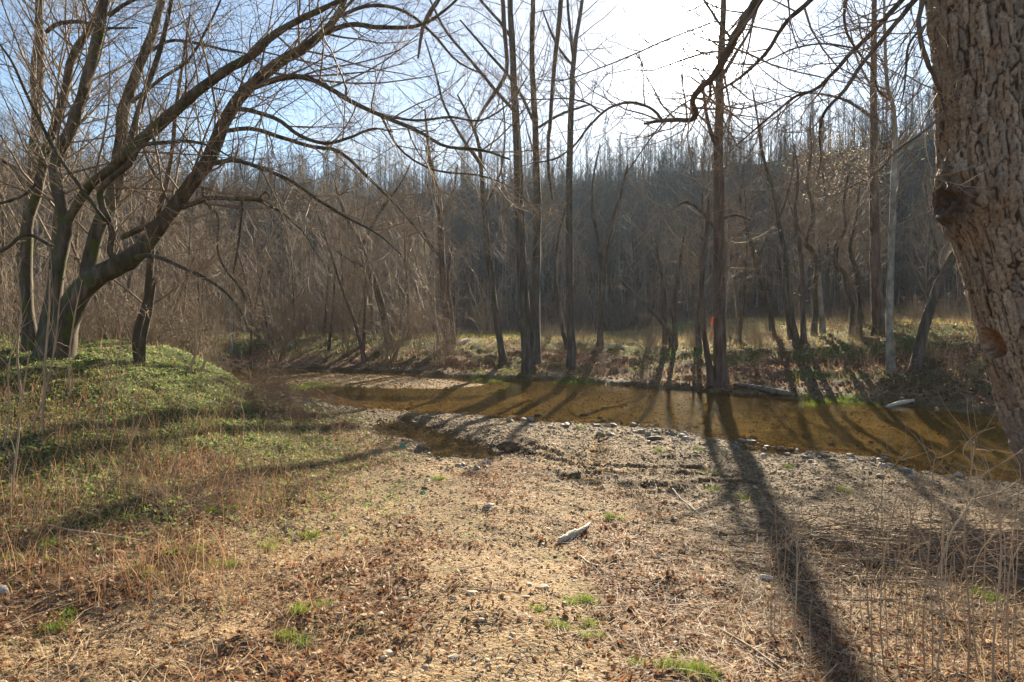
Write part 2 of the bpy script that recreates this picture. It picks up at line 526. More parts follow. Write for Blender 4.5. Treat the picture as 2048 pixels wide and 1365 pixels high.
def ground_material():
    m, nt, out = new_mat('ground_earth')
    L = nt.links.new
    tc = N(nt, 'ShaderNodeTexCoord')
    z = N(nt, 'ShaderNodeAttribute', attribute_name='col')
    sep = N(nt, 'ShaderNodeSeparateColor')
    L(z.outputs['Color'], sep.inputs[0])
    def noise(s, d=5.0, r=0.65):
        n = N(nt, 'ShaderNodeTexNoise', i_Scale=s, i_Detail=d, i_Roughness=r)
        L(tc.outputs['Object'], n.inputs['Vector'])
        return n
    def vor(s):
        v = N(nt, 'ShaderNodeTexVoronoi', i_Scale=s)
        L(tc.outputs['Object'], v.inputs['Vector'])
        return v
    def mix(f, a, b, blend='MIX'):
        x = N(nt, 'ShaderNodeMix', data_type='RGBA', blend_type=blend)
        if isinstance(f, float): x.inputs['Factor'].default_value = f
        else: L(f, x.inputs['Factor'])
        for s, v in (('A', a), ('B', b)):
            if isinstance(v, tuple): x.inputs[s].default_value = (*v, 1)
            else: L(v, x.inputs[s])
        return x.outputs['Result']
    v1 = vor(34.0); v2 = vor(80.0)
    n1 = noise(3.0); n2 = noise(22.0); n3 = noise(0.7, 4.0)
    # dirt + gravel
    rg = ramp(nt, [(0.1, (0.14, 0.105, 0.07)), (0.4, (0.27, 0.18, 0.095)), (0.7, (0.38, 0.265, 0.145)), (1.0, (0.44, 0.38, 0.30))])
    sv = N(nt, 'ShaderNodeSeparateColor'); L(v1.outputs['Color'], sv.inputs[0])
    L(sv.outputs[0], rg.inputs[0])
    rd = ramp(nt, [(0.35, (0.10, 0.068, 0.038)), (0.6, (0.34, 0.24, 0.125))])
    L(n2.outputs['Fac'], rd.inputs[0])
    gravel = mix(0.55, rg.outputs[0], rd.outputs[0])
    # leaf litter
    rl = ramp(nt, [(0.3, (0.06, 0.033, 0.02)), (0.5, (0.15, 0.082, 0.045)), (0.7, (0.28, 0.175, 0.10))])
    L(n2.outputs['Fac'], rl.inputs[0])
    # green cover
    rgr = ramp(nt, [(0.3, (0.035, 0.05, 0.015)), (0.5, (0.085, 0.12, 0.035)), (0.7, (0.15, 0.17, 0.065))])
    L(n2.outputs['Fac'], rgr.inputs[0])
    c = mix(sep.outputs[2], gravel, rl.outputs[0])
    c = mix(sep.outputs[1], c, rgr.outputs[0])
    wet = sep.outputs[0]
    c = mix(wet, c, mix(1.0, c, (0.40, 0.35, 0.28), 'MULTIPLY'))
    rb = ramp(nt, [(0.3, (0.075, 0.052, 0.02)), (0.5, (0.23, 0.155, 0.06)), (0.7, (0.40, 0.30, 0.15))])
    L(n2.outputs['Fac'], rb.inputs[0])
    c = mix(z.outputs['Alpha'], c, rb.outputs[0])
    rv = ramp(nt, [(0.3, 0.7), (0.7, 1.25)])
    L(n1.outputs['Fac'], rv.inputs[0])
    c = mix(1.0, c, rv.outputs[0], 'MULTIPLY')
    b = N(nt, 'ShaderNodeBsdfPrincipled')
    L(c, b.inputs['Base Color'])
    mr = N(nt, 'ShaderNodeMapRange', i_3=0.95, i_4=0.8)
    L(wet, mr.inputs[0]); L(mr.outputs[0], b.inputs['Roughness'])
    b.inputs['Specular IOR Level'].default_value = 0.12
    hsum = N(nt, 'ShaderNodeMath', operation='MULTIPLY_ADD', i_1=-0.6)
    L(v1.outputs['Distance'], hsum.inputs[0]); L(n2.outputs['Fac'], hsum.inputs[2])
    h2 = N(nt, 'ShaderNodeMath', operation='MULTIPLY_ADD', i_1=-0.3)
    L(v2.outputs['Distance'], h2.inputs[0]); L(hsum.outputs[0], h2.inputs[2])
    bp = N(nt, 'ShaderNodeBump', i_Strength=0.9, i_Distance=0.03)
    L(h2.outputs[0], bp.inputs['Height']); L(bp.outputs[0], b.inputs['Normal'])
    L(b.outputs[0], out.inputs['Surface'])
    return m


def water_material():
    m, nt, out = new_mat('creek_water')
    L = nt.links.new
    tc = N(nt, 'ShaderNodeTexCoord')
    mp = N(nt, 'ShaderNodeMapping'); mp.inputs['Scale'].default_value = (1.0, 2.2, 1)
    L(tc.outputs['Object'], mp.inputs[0])
    n1 = N(nt, 'ShaderNodeTexNoise', i_Scale=3.0, i_Detail=4.0, i_Roughness=0.6)
    n2 = N(nt, 'ShaderNodeTexNoise', i_Scale=14.0, i_Detail=3.0, i_Roughness=0.6)
    L(mp.outputs[0], n1.inputs['Vector']); L(mp.outputs[0], n2.inputs['Vector'])
    ad = N(nt, 'ShaderNodeMath', operation='MULTIPLY_ADD', i_1=0.35)
    L(n2.outputs['Fac'], ad.inputs[0]); L(n1.outputs['Fac'], ad.inputs[2])
    bp = N(nt, 'ShaderNodeBump', i_Strength=0.07, i_Distance=0.05)
    L(ad.outputs[0], bp.inputs['Height'])
    fr = N(nt, 'ShaderNodeFresnel', i_IOR=1.22)
    L(bp.outputs[0], fr.inputs['Normal'])
    tr = N(nt, 'ShaderNodeBsdfTransparent'); tr.inputs[0].default_value = (0.96, 0.84, 0.55, 1)
    gl = N(nt, 'ShaderNodeBsdfGlossy'); gl.inputs['Roughness'].default_value = 0.05
    gl.inputs['Color'].default_value = (0.9, 0.9, 0.9, 1)
    L(bp.outputs[0], gl.inputs['Normal'])
    ms = N(nt, 'ShaderNodeMixShader')
    fm = N(nt, 'ShaderNodeMath', operation='MULTIPLY', i_1=0.75)
    L(fr.outputs[0], fm.inputs[0])
    L(fm.outputs[0], ms.inputs[0]); L(tr.outputs[0], ms.inputs[1]); L(gl.outputs[0], ms.inputs[2])
    L(ms.outputs[0], out.inputs['Surface'])
    return m


M_GROUND = ground_material()
M_WATER = water_material()


# ------------------------------------------------------------------ setting: ground and water
def zones(x, y):
    dc = sdf(CREEK, x, y); dp = sdf(POOL, x, y); db = sdf(BAR, x, y)
    d = np.minimum(dc, dp)
    far = y > np.interp(x, SIDE_X, SIDE_Y)
    n = fbm(x * 0.8, y * 0.8, 7, 4); n2 = fbm(x * 2.5, y * 2.5, 9, 3)
    wet = smooth(1.2, 0.0, d + (n2 - .5) * 1.6)
    wet = np.maximum(wet, 0.5 * smooth(5.5, 2.0, dc + (n - .5) * 3) * (~far))
    wet = np.maximum(wet, 0.75 * smooth(1.2, 2.4, x - 0.12 * (y - 6)) * smooth(4.2, 5.2, y + (n - .5) * 2) * (~far))
    wet = np.where((db < 0.2), 0.45, wet)
    for (px, py, a, b) in PUD_XY:
        wet = np.maximum(wet, smooth(2.8, 1.0, np.hypot((x - px) / a, (y - py) / b)))
    mound = smooth(-1.2, -4.0, x + 0.16 * (y - 8)) * smooth(4.5, 8.0, y + (n - .5) * 4) * (~far)
    green = mound * smooth(0.30, 0.50, n + 0.14) * 0.95
    field = far & (dc > 4)
    fieldg = (0.45 + 0.5 * smooth(0.35, 0.6, n)) * smooth(66, 58, y)
    green = np.where(far, np.where(field, fieldg, smooth(0.42, 0.62, n) * 0.65 * smooth(0.6, 2.0, dc)), green)
    green = np.maximum(green, smooth(0.66, 0.76, n2) * 0.4 * (~far) * smooth(6, 9, dc))
    # dry trail: tan dirt in the middle foreground, litter on both sides
    litter = smooth(0.44, 0.58, fbm(x * 0.9, y * 0.9, 21, 4) + 0.16 * smooth(0.8, 2.5, np.abs(x + 0.6))) * smooth(4.5, 8, dc)
    for A_, B_ in (((-2.4, 2.6), (-1.2, 8.5)), ((-0.35, 2.6), (0.5, 9.0))):
        e0, e1 = B_[0] - A_[0], B_[1] - A_[1]
        t_ = np.clip(((x - A_[0]) * e0 + (y - A_[1]) * e1) / (e0 * e0 + e1 * e1), 0, 1)
        rut = smooth(0.75, 0.2, np.hypot(x - A_[0] - t_ * e0, y - A_[1] - t_ * e1) + (n2 - .5) * .7)
        litter = litter * (1 - 0.85 * rut)
    litter = np.maximum(litter, mound * 0.8)
    litter = np.maximum(litter, 0.9 * smooth(0.5, 1.2, x - .1 * (y - 3)) * smooth(.30, .5, n) * smooth(7.5, 6.0, y) * (~far))
    litter = np.where(far, smooth(0.3, 1.5, dc), litter)
    litter = np.where(y > 58, 1.0, litter)
    green = np.where(y > 60, 0.0, green)
    bed = np.maximum(smooth(0.1, -0.5, dc) * (db > -.1), smooth(0.1, -0.15, dp))
    for (px, py, a, b) in PUD_XY:
        bed = np.maximum(bed, smooth(1.2, 0.8, np.hypot((x - px) / a, (y - py) / b)))
    wet = wet * (1 - .6 * bed)
    return np.stack([np.clip(wet, 0, 1), np.clip(green, 0, 1), np.clip(litter, 0, 1), np.clip(bed, 0, 1)], -1), dc, dp, far


def axis(breaks):
    out = []
    for a, b, s in breaks:
        out.append(np.arange(a, b, s))
    return np.concatenate(out)


xs_pos = np.concatenate([np.arange(0, 8.5, 0.062), np.arange(8.5, 22, 0.22), 22 + 1.0 * (np.exp(np.linspace(0, 5.7, 60)) - 1)])
gx = np.concatenate([-xs_pos[::-1], xs_pos[1:]])
gy = np.concatenate([np.arange(-40, -8, 4), np.arange(-8, 2.4, 0.4), np.arange(2.4, 16, 0.062), np.arange(16, 34, 0.18), np.arange(34, 70, 0.8), np.arange(70, 260, 3.0), np.arange(260, 420, 20)])
GX, GY = np.meshgrid(gx, gy)
GZ = height(GX, GY)
ZC, _, _, _ = zones(GX, GY)
nx, ny = len(gx), len(gy)
idx = np.arange(nx * ny).reshape(ny, nx)
gq = np.stack([idx[:-1, :-1], idx[:-1, 1:], idx[1:, 1:], idx[1:, :-1]], -1).reshape(-1, 4)
me = build_mesh('ground', np.stack([GX, GY, GZ], -1).reshape(-1, 3), gq, M_GROUND, ZC.reshape(-1, 4))
link('ground', me, kind='structure')


def poly_sheet(name, poly, z, grow, kind='structure'):
    """flat sheet over a polygon, grown outward so its rim lies under the bank"""
    P = np.asarray(poly, float)
    n = len(P)
    area = 0.5 * np.sum(P[:, 0] * np.roll(P[:, 1], -1) - np.roll(P[:, 0], -1) * P[:, 1])
    e = nrmz(np.roll(P, -1, 0) - np.roll(P, 1, 0))
    nrm = np.stack([e[:, 1], -e[:, 0]], -1) * (1 if area > 0 else -1)
    Q = P + nrm * grow
    if area < 0: Q = Q[::-1]
    me = build_mesh(name, np.concatenate([Q, np.full((n, 1), z)], 1), np.arange(n)[None], M_WATER, smooth_shade=False)
    return link(name, me, kind=kind)


poly_sheet('creek_water', CREEK, WZ, 0.7)
poly_sheet('pool_water', POOL, WZ - 0.003, 0.36)
for (px, py, a, b), z in zip(PUD_XY, PUD_Z):
    t = np.linspace(0, 2 * math.pi, 28, endpoint=False)
    q = np.stack([px + a * 1.15 * np.cos(t), py + b * 1.15 * np.sin(t), np.full(28, z - 0.004)], -1)
    link('puddle_water', build_mesh('puddle_water', q, np.arange(28)[None], M_WATER, smooth_shade=False), kind='structure')

# ------------------------------------------------------------------ trees
def limb_from_px(pts, Y0, dY=0.0, K=None, wig=0.0, rng=RNG, base=None, wscale=1.0):
    """pts: (px,py,width px) polyline at world depth Y0..Y0+dY -> (K,3),(K)"""
    a = np.asarray(pts, float)
    K = K or max(6, 3 * len(a))
    c = catmull(a, K)
    Y = Y0 + dY * np.linspace(0, 1, K)
    P = at(c[:, 0], c[:, 1], Y)
    R = np.maximum(c[:, 2] * wscale, 1.0) * 0.5 * Y / F
    if wig:
        w = rng.normal(0, 1, (K, 3)) * wig * R[:, None]
        w[0] = 0
        P = P + w
    if base is not None:
        P = P - base
    return P, R


def roughen(v, amp, s, seed):
    r = np.sin(v[:, 0] * s + seed) * np.cos(v[:, 1] * s * 1.3 + v[:, 2] * s * .4) + 0.6 * np.sin(v[:, 2] * s * 0.6 + v[:, 0] * s * 2.1)
    return r * amp


def tree_from_limbs(name, label, base, limbs, bark, cat='tree', twig=M_TWIG, group=None, n_sub=9, n_twig=6, n_fine=0, sub_len=0.42, seed=1,
                    minr=0.004, sides=10, sub_from=0.3, up=0.05, keep_sub=1.0, ntrunk=1, maxl=3.0, flare=1.35, sub_r=0.0085):
    """limbs: list of (P (K,3) local, R (K)); the first ntrunk are trunks, the others limbs, all with side branches"""
    rng = np.random.default_rng(seed)
    root = link(name, None, loc=base, label=label, cat=cat, group=group)
    br = []
    for k, (P, R) in enumerate(limbs):
        R = R.copy()
        if k < ntrunk and flare > 1:
            s = np.linspace(0, 1, len(R))
            R = R * (1 + (flare - 1) * np.exp(-s * 32))
            P = P.copy(); P[0, 2] -= 0.15
        S = sides if R.max() > 0.04 else 6
        v, q = tubes(P[None], R[None], S)
        if R.max() > 0.05:
            ctr = np.repeat(P, S, 0)
            d = nrmz(v - ctr)
            v = v + d * roughen(v, 0.07 * np.repeat(R, S)[:], 9.0, seed + k)[:, None]
        link('trunk' if k < ntrunk else 'limb', build_mesh(name + '_stem', v, q, bark), root)
        L = np.linalg.norm(np.diff(P, axis=0), axis=1).sum()
        n = max(3, int(n_sub * (L ** 0.75) / 2.2)) if n_sub else 0
        if n:
            C, CR = spawn(P[None], R[None], n, sub_from if k < ntrunk else 0.12, 1.0, 50, 13, sub_len, 7, sub_r, up, 0.085, rng, minr * 1.4, maxl=maxl, lens=np.array([max(L, 2.5)]), taper=0.35, keep=keep_sub)
            br.append((C, CR))
    parts = []
    for C, CR in br:
        parts.append(tubes(C, CR, 5))
        D, DR = spawn(C, CR, n_twig, 0.15, 1.0, 43, 13, 0.5, 5, 0.0062, up * 0.8, 0.10, rng, minr, taper=0.4)
        parts.append(tubes(D, DR, 3))
        if n_fine:
            E, ER = spawn(D, DR, n_fine, 0.2, 1.0, 40, 13, 0.55, 4, 0.005, up * 0.6, 0.09, rng, minr * 0.8, taper=0.3)
            parts.append(tubes(E, ER, 3))
    if parts:
        v, q = merge(parts)
        link('crown', build_mesh(name + '_crown', v, q, twig), root, kind='stuff')
    return root


def limbs_px(specs, Y0, base, wig=0.05, rng=RNG, wscale=1.0):
    out = []
    for sp in specs:
        pts, y0, dY = sp if isinstance(sp, tuple) else (sp, 0.0, 0.0)
        out.append(limb_from_px(pts, Y0 + y0, dY, wig=wig, rng=rng, base=base, wscale=wscale))
    return out


# ---- the big leaning multi-stem tree on the left bank
Z = 0.5863
def z1(lst): return [(a * Z, b * Z, w * Z) for a, b, w in lst]
bL = ground_at(190, 728)
YL = bL[1]
hero_limbs = [
    z1([(185, 1225, 120), (215, 1120, 105), (262, 1020, 92), (330, 945, 84), (405, 905, 76), (470, 868, 70), (540, 780, 60), (600, 700, 56), (660, 620, 52), (715, 540, 54), (755, 440, 48), (800, 360, 46), (870, 280, 44), (960, 210, 40), (1060, 150, 34), (1140, 70, 27), (1175, 0, 22), (1200, -80, 14)]),
    (z1([(160, 1215, 85), (170, 1100, 66), (185, 1000, 58), (205, 870, 54), (225, 780, 50), (205, 680, 46), (190, 560, 44), (235, 460, 46), (275, 350, 42), (310, 220, 40), (340, 100, 36), (358, 0, 32), (385, -120, 22)]), 0.3, 0.8),
    (z1([(110, 1225, 60), (92, 1050, 46), (92, 900, 42), (96, 760, 38), (130, 650, 36), (150, 540, 34), (180, 450, 34), (215, 350, 32), (245, 200, 30), (300, 110, 26), (348, 0, 22), (380, -100, 14)]), 0.6, 1.5),
    (z1([(290, 980, 62), (310, 880, 56), (335, 780, 54), (395, 640, 56), (412, 500, 50), (425, 370, 42), (478, 220, 36), (522, 110, 32), (552, 0, 26), (575, -110, 16)]), 0.5, 1.2),
    (z1([(236, 750, 34), (275, 680, 34), (320, 622, 36), (400, 562, 40), (470, 490, 44), (560, 412, 44), (620, 360, 42), (690, 300, 38), (770, 242, 35), (860, 190, 33), (930, 122, 28), (1040, 60, 24), (1150, 8, 18), (1230, -40, 10)]), -0.2, -1.2),
    (z1([(405, 890, 28), (376, 860, 26), (384, 785, 24), (346, 690, 25), (354, 632, 27), (440, 562, 22), (480, 500, 18), (560, 488, 15), (640, 483, 13), (720, 500, 9), (790, 540, 6)]), -0.3, -0.8),
    (z1([(600, 712, 22), (650, 700, 20), (720, 676, 17), (800, 680, 15), (870, 682, 14), (940, 712, 12), (1000, 758, 9), (1045, 805, 7), (1072, 855, 4)]), 0, -1.5),
    (z1([(880, 682, 8), (905, 655, 8), (918, 680, 8), (850, 684, 8)]), -.9, 0),
    (z1([(826, 688, 10), (822, 760, 9), (810, 850, 8), (796, 935, 7)]), -.7, -.2),
    (z1([(690, 640, 11), (700, 690, 10), (745, 740, 10), (742, 850, 9), (770, 920, 9), (825, 990, 8), (838, 1030, 5)]), -.5, -.4),
    (z1([(470, 880, 30), (500, 872, 18), (545, 880, 16), (620, 912, 15), (700, 950, 14), (762, 990, 12), (820, 1060, 9), (845, 1112, 5)]), -.2, -1.0),
    (z1([(415, 812, 22), (450, 795, 22), (510, 768, 22), (560, 742, 16)]), .1, .0),
    (z1([(790, 372, 20), (850, 377, 18), (950, 410, 16), (1020, 462, 15), (1110, 490, 13), (1194, 470, 11), (1270, 440, 8), (1340, 450, 5)]), 0, -2.0),
    (z1([(860, 300, 24), (960, 268, 22), (1040, 265, 20), (1120, 300, 19), (1194, 345, 18), (1300, 395, 16), (1430, 450, 14), (1520, 500, 12), (1640, 512, 10), (1740, 545, 7)]), 0, -2.5),
    (z1([(1300, 395, 10), (1425, 412, 10), (1535, 400, 10), (1640, 412, 8), (1740, 350, 6), (1800, 260, 4)]), -.9, -1.5),
    (z1([(1300, 395, 10), (1365, 510, 9), (1480, 580, 8), (1640, 600, 7), (1740, 640, 5), (1830, 720, 3)]), -.9, .5),
    (z1([(725, 560, 20), (800, 548, 17), (900, 578, 15), (1000, 622, 14), (1100, 692, 13), (1194, 748, 11), (1290, 800, 8), (1370, 870, 5)]), 0, -2.2),
    (z1([(755, 450, 18), (860, 440, 17), (960, 470, 16), (1060, 500, 15), (1160, 520, 14), (1260, 610, 12), (1340, 690, 10), (1420, 780, 7), (1480, 860, 4)]), .2, 1.5),
    (z1([(1090, 120, 20), (1194, 85, 19), (1300, 95, 17), (1420, 90, 14), (1500, 50, 11), (1580, -20, 8)]), 0, -1.0),
    (z1([(1150, 60, 16), (1260, 20, 14), (1380, 40, 12), (1480, 120, 10), (1560, 210, 8), (1660, 260, 5)]), 0, 1.2),
    (z1([(370, 55, 18), (420, 20, 16), (480, -10, 12)]), .8, 0),
    (z1([(450, 350, 16), (500, 310, 15), (560, 262, 14), (640, 210, 12), (700, 110, 10), (745, 20, 8), (770, -40, 6)]), .9, -0.6),
    (z1([(500, 185, 14), (580, 140, 12), (680, 150, 11), (760, 170, 10), (850, 190, 7), (930, 260, 4)]), 1, -1),
    (z1([(430, 540, 26), (455, 440, 24), (490, 330, 22), (530, 220, 20), (560, 120, 18), (585, 0, 15)]), .3, .4),
    (z1([(158, 110, 16), (200, 82, 16), (280, 76, 13), (360, 96, 10), (470, 96, 6)]), 1.5, -.4),
    (z1([(385, 770, 14), (350, 740, 14), (262, 622, 13), (185, 510, 12), (140, 420, 12), (90, 320, 11), (40, 210, 9), (-10, 140, 7)]), -.4, -1.5),
    (z1([(150, 600, 14), (90, 660, 12), (20, 690, 11), (-60, 700, 8)]), .6, -.3),
    (z1([(175, 840, 16), (90, 800, 15), (20, 850, 14), (-50, 870, 10)]), .6, -.3),
]
HL = limbs_px(hero_limbs, YL, bL, wig=0.04, wscale=0.86)
tree_from_limbs('leaning_tree', 'large mossy multi-stemmed bare tree leaning over the creek from the grassy mound', bL, HL, M_BARK_HERO,
                n_sub=19, n_twig=9, n_fine=3, sub_len=0.34, seed=3, minr=0.0026, sides=14, ntrunk=3, maxl=2.6, up=0.035, sub_from=0.38)

# ---- traced trees of the far bank (photo pixels: x, y, width)
FAR = [
    ('tall_tree', 'tall slim twin-trunk bare tree rising from the far bank', M_BARK_MID, (1057, 742), [
        [(1057, 742, 30), (1050, 620, 25), (1040, 470, 23), (1035, 300, 20), (1027, 150, 16), (1020, 0, 13), (1015, -120, 8)],
        [(1070, 722, 24), (1072, 560, 20), (1075, 400, 18), (1070, 240, 15), (1064, 130, 13), (1066, 0, 11), (1068, -120, 7)],
        [(1030, 225, 8), (990, 180, 8), (940, 120, 7), (890, 60, 6), (860, 0, 4)],
        [(1025, 80, 8), (1000, 45, 7), (960, 0, 6), (930, -40, 4)],
        [(1073, 255, 7), (1030, 170, 7), (980, 110, 6), (920, 40, 4)],
        [(1078, 255, 7), (1110, 235, 7), (1140, 222, 6), (1180, 210, 4)]], 2, 30),
    ('tall_tree', 'straight grey bare tree beside the twin-trunk tree on the far bank', M_BARK_MID, (1143, 738), [
        [(1143, 738, 20), (1140, 600, 17), (1138, 450, 16), (1140, 300, 15), (1144, 180, 13), (1150, 90, 11), (1165, 0, 8), (1172, -100, 5)],
        [(1148, 130, 7), (1140, 60, 7), (1135, 0, 6), (1132, -80, 4)],
        [(1148, 135, 6), (1120, 100, 6), (1100, 60, 5), (1085, 20, 3)],
        [(1135, 700, 12), (1122, 640, 10), (1112, 560, 9), (1116, 480, 7), (1130, 420, 5)]], 1, 24),
    ('slender_tree', 'slender bare tree tilting left over the bare bank slope', M_BARK_MID, (1008, 726), [
        [(1008, 728, 20), (1000, 680, 17), (985, 580, 15), (972, 460, 13), (965, 380, 11), (958, 290, 9), (935, 230, 6), (915, 190, 4)],
        [(962, 330, 8), (930, 285, 7), (890, 215, 6), (872, 150, 5), (850, 80, 3)],
        [(968, 420, 6), (1000, 350, 5), (1010, 270, 4), (1005, 200, 3)]], 1, 18),
    ('big_tree', 'stout reddish bare tree standing at the water edge with a leaning twin', M_BARK_RED, (1440, 768), [
        [(1441, 772, 36), (1440, 700, 30), (1438, 560, 27), (1437, 420, 25), (1437, 280, 22), (1440, 150, 18), (1446, 40, 14), (1450, -80, 9)],
        [(1424, 762, 20), (1413, 700, 14), (1406, 640, 12), (1404, 560, 11), (1412, 480, 9), (1418, 400, 6)],
        [(1436, 300, 11), (1420, 260, 10), (1410, 210, 8), (1405, 160, 6)],
        [(1438, 470, 9), (1400, 420, 8), (1370, 405, 6), (1345, 420, 3)],
        [(1440, 160, 9), (1470, 110, 8), (1500, 60, 6), (1520, 0, 4)],
        [(1440, 440, 7), (1470, 430, 6), (1500, 440, 4)]], 2, 22),
    ('bent_tree', 'thin dark bare tree bowing left above the far grass bank', M_BARK_MID, (1545, 672), [
        [(1546, 676, 15), (1540, 630, 13), (1532, 590, 12), (1512, 530, 11), (1500, 480, 10), (1488, 440, 8), (1480, 390, 6), (1488, 330, 4)],
        [(1512, 530, 7), (1535, 470, 6), (1540, 410, 5), (1530, 340, 3)]], 1, 16),
    ('straight_tree', 'straight dark bare tree leaning slightly left in the clump of three', M_BARK_MID, (1592, 690), [
        [(1593, 694, 17), (1585, 640, 14), (1578, 580, 13), (1570, 510, 12), (1556, 440, 10), (1546, 380, 9), (1525, 310, 7), (1515, 240, 5), (1505, 180, 3)],
        [(1580, 680, 10), (1572, 620, 8), (1562, 560, 7), (1555, 500, 5)],
        [(1556, 440, 7), (1580, 370, 6), (1590, 300, 4)]], 1, 18),
    ('straight_tree', 'upright dark bare tree in the middle of the clump of three', M_BARK_MID, (1606, 690), [
        [(1607, 692, 15), (1605, 620, 12), (1604, 560, 11), (1600, 500, 10), (1590, 430, 8), (1596, 360, 6), (1588, 290, 4)],
        [(1603, 560, 6), (1590, 590, 5), (1570, 560, 4)]], 1, 16),
    ('crooked_tree', 'crooked bare tree with a snaking trunk in the clump of three', M_BARK_MID, (1628, 672), [
        [(1628, 676, 15), (1630, 620, 13), (1628, 575, 13), (1634, 535, 13), (1626, 505, 12), (1612, 488, 12), (1618, 465, 11), (1626, 440, 10), (1624, 405, 8), (1614, 370, 7), (1622, 310, 5), (1620, 240, 3)],
        [(1614, 485, 6), (1590, 440, 5), (1575, 390, 4)]], 1, 18),
    ('tall_tree', 'tall straight shaggy reddish bare tree at the top of the right bank', M_BARK_RED, (1757, 668), [
        [(1757, 672, 30), (1754, 600, 25), (1750, 500, 23), (1748, 380, 20), (1747, 250, 17), (1747, 120, 14), (1748, 0, 11), (1750, -100, 7)],
        [(1748, 240, 7), (1700, 205, 7), (1650, 190, 5), (1600, 185, 3)],
        [(1748, 300, 7), (1785, 290, 6), (1810, 260, 4)]], 1, 24),
    ('pale_tree', 'pale smooth-barked bare tree with a bent top on the right bank', M_BARK_PALE, (1781, 742), [
        [(1782, 745, 20), (1779, 660, 16), (1780, 560, 15), (1784, 450, 14), (1787, 360, 13), (1790, 285, 12), (1786, 215, 10), (1774, 170, 9), (1770, 90, 7), (1768, 0, 6), (1766, -90, 4)],
        [(1788, 330, 6), (1830, 290, 5), (1870, 260, 3)],
        [(1780, 190, 6), (1745, 175, 6), (1715, 120, 5), (1700, 60, 3)]], 1, 20),
    ('leaning_bank_tree', 'dark bare tree leaning right from the right bank towards the thick trunk', M_BARK_MID, (1832, 740), [
        [(1830, 745, 26), (1840, 690, 23), (1856, 630, 22), (1876, 575, 21), (1900, 525, 20), (1925, 480, 17), (1950, 430, 13), (1980, 360, 9)],
        [(1876, 575, 10), (1872, 510, 9), (1860, 440, 7), (1850, 370, 4)]], 1, 20),
    ('gnarled_tree', 'gnarled bare tree with kinked trunk behind the right bank crest', M_BARK_MID, (1705, 668), [
        [(1704, 672, 15), (1704, 620, 13), (1694, 585, 13), (1688, 550, 12), (1672, 528, 12), (1674, 490, 11), (1690, 460, 9), (1688, 400, 7), (1700, 330, 4)],
        [(1716, 664, 14), (1722, 600, 12), (1712, 540, 11), (1700, 500, 9), (1712, 440, 6), (1720, 370, 3)]], 2, 16),
    ('brown_tree', 'upright reddish bare tree left of the bare bank slope', M_BARK_RED, (897, 695), [
        [(898, 698, 22), (893, 640, 19), (886, 560, 17), (882, 470, 15), (878, 400, 13), (862, 330, 10), (855, 280, 7), (850, 220, 4)],
        [(908, 690, 12), (902, 620, 9), (896, 560, 8), (905, 490, 5)],
        [(880, 440, 7), (905, 390, 6), (915, 330, 4)],
        [(884, 520, 7), (850, 470, 6), (830, 410, 4)]], 1, 20),
    ('dark_tree', 'dark bare tree leaning left with a wide crown above the left shore', M_BARK_MID, (776, 695), [
        [(778, 700, 20), (770, 640, 18), (752, 575, 17), (735, 535, 16), (722, 490, 13), (700, 450, 10), (680, 400, 7), (665, 350, 4)],
        [(724, 495, 9), (745, 450, 8), (770, 410, 7), (800, 370, 5), (820, 330, 3)],
        [(735, 535, 8), (700, 520, 7), (660, 490, 5), (630, 450, 3)]], 1, 22),
    ('forked_tree', 'forked bare tree with V-shaped stems behind the water edge grass', M_BARK_MID, (1200, 692), [
        [(1200, 696, 17), (1201, 640, 14), (1206, 570, 13), (1212, 500, 12), (1225, 440, 9), (1242, 390, 7), (1255, 330, 4)],
        [(1206, 540, 9), (1196, 480, 8), (1185, 420, 7), (1188, 350, 5), (1200, 290, 3)]], 1, 18),
    ('fallen_stem_tree', 'low bare tree with one arching stem bent far left over the bank', M_BARK_MID, (1345, 694), [
        [(1346, 698, 14), (1335, 660, 12), (1310, 628, 11), (1280, 598, 10), (1255, 575, 8), (1240, 560, 6), (1225, 575, 3)],
        [(1352, 694, 12), (1348, 630, 10), (1352, 570, 9), (1362, 510, 7), (1372, 450, 4)],
        [(1330, 690, 13), (1328, 600, 11), (1322, 540, 8), (1310, 480, 5)]], 2, 16),
    ('twin_stem_tree', 'slim dark twin-stemmed bare tree standing just behind the grassy mound', M_BARK_MID, (285, 728), [
        [(278, 734, 20), (272, 690, 18), (278, 650, 17), (295, 600, 17), (300, 540, 16), (308, 460, 14), (330, 380, 12), (345, 300, 10), (352, 220, 8), (365, 130, 6), (380, 30, 4)],
        [(284, 732, 18), (286, 680, 15), (300, 620, 12), (308, 560, 10)],
        [(330, 380, 8), (300, 330, 7), (280, 270, 5), (270, 200, 3)]], 1, 18),
    ('back_tree', 'straight bare trunk rising behind the leaning multi-stemmed tree', M_BARK_MID, (45, 668), [
        [(42, 715, 34), (41, 672, 32), (40, 590, 29), (50, 480, 26), (66, 360, 24), (72, 240, 22), (80, 120, 20), (78, 0, 16), (76, -120, 10)],
        [(72, 250, 12), (66, 150, 11), (75, 60, 10), (90, -20, 7)],
        [(60, 400, 9), (30, 340, 8), (0, 320, 6)]], 1, 30),
]
FAR_BASES = []
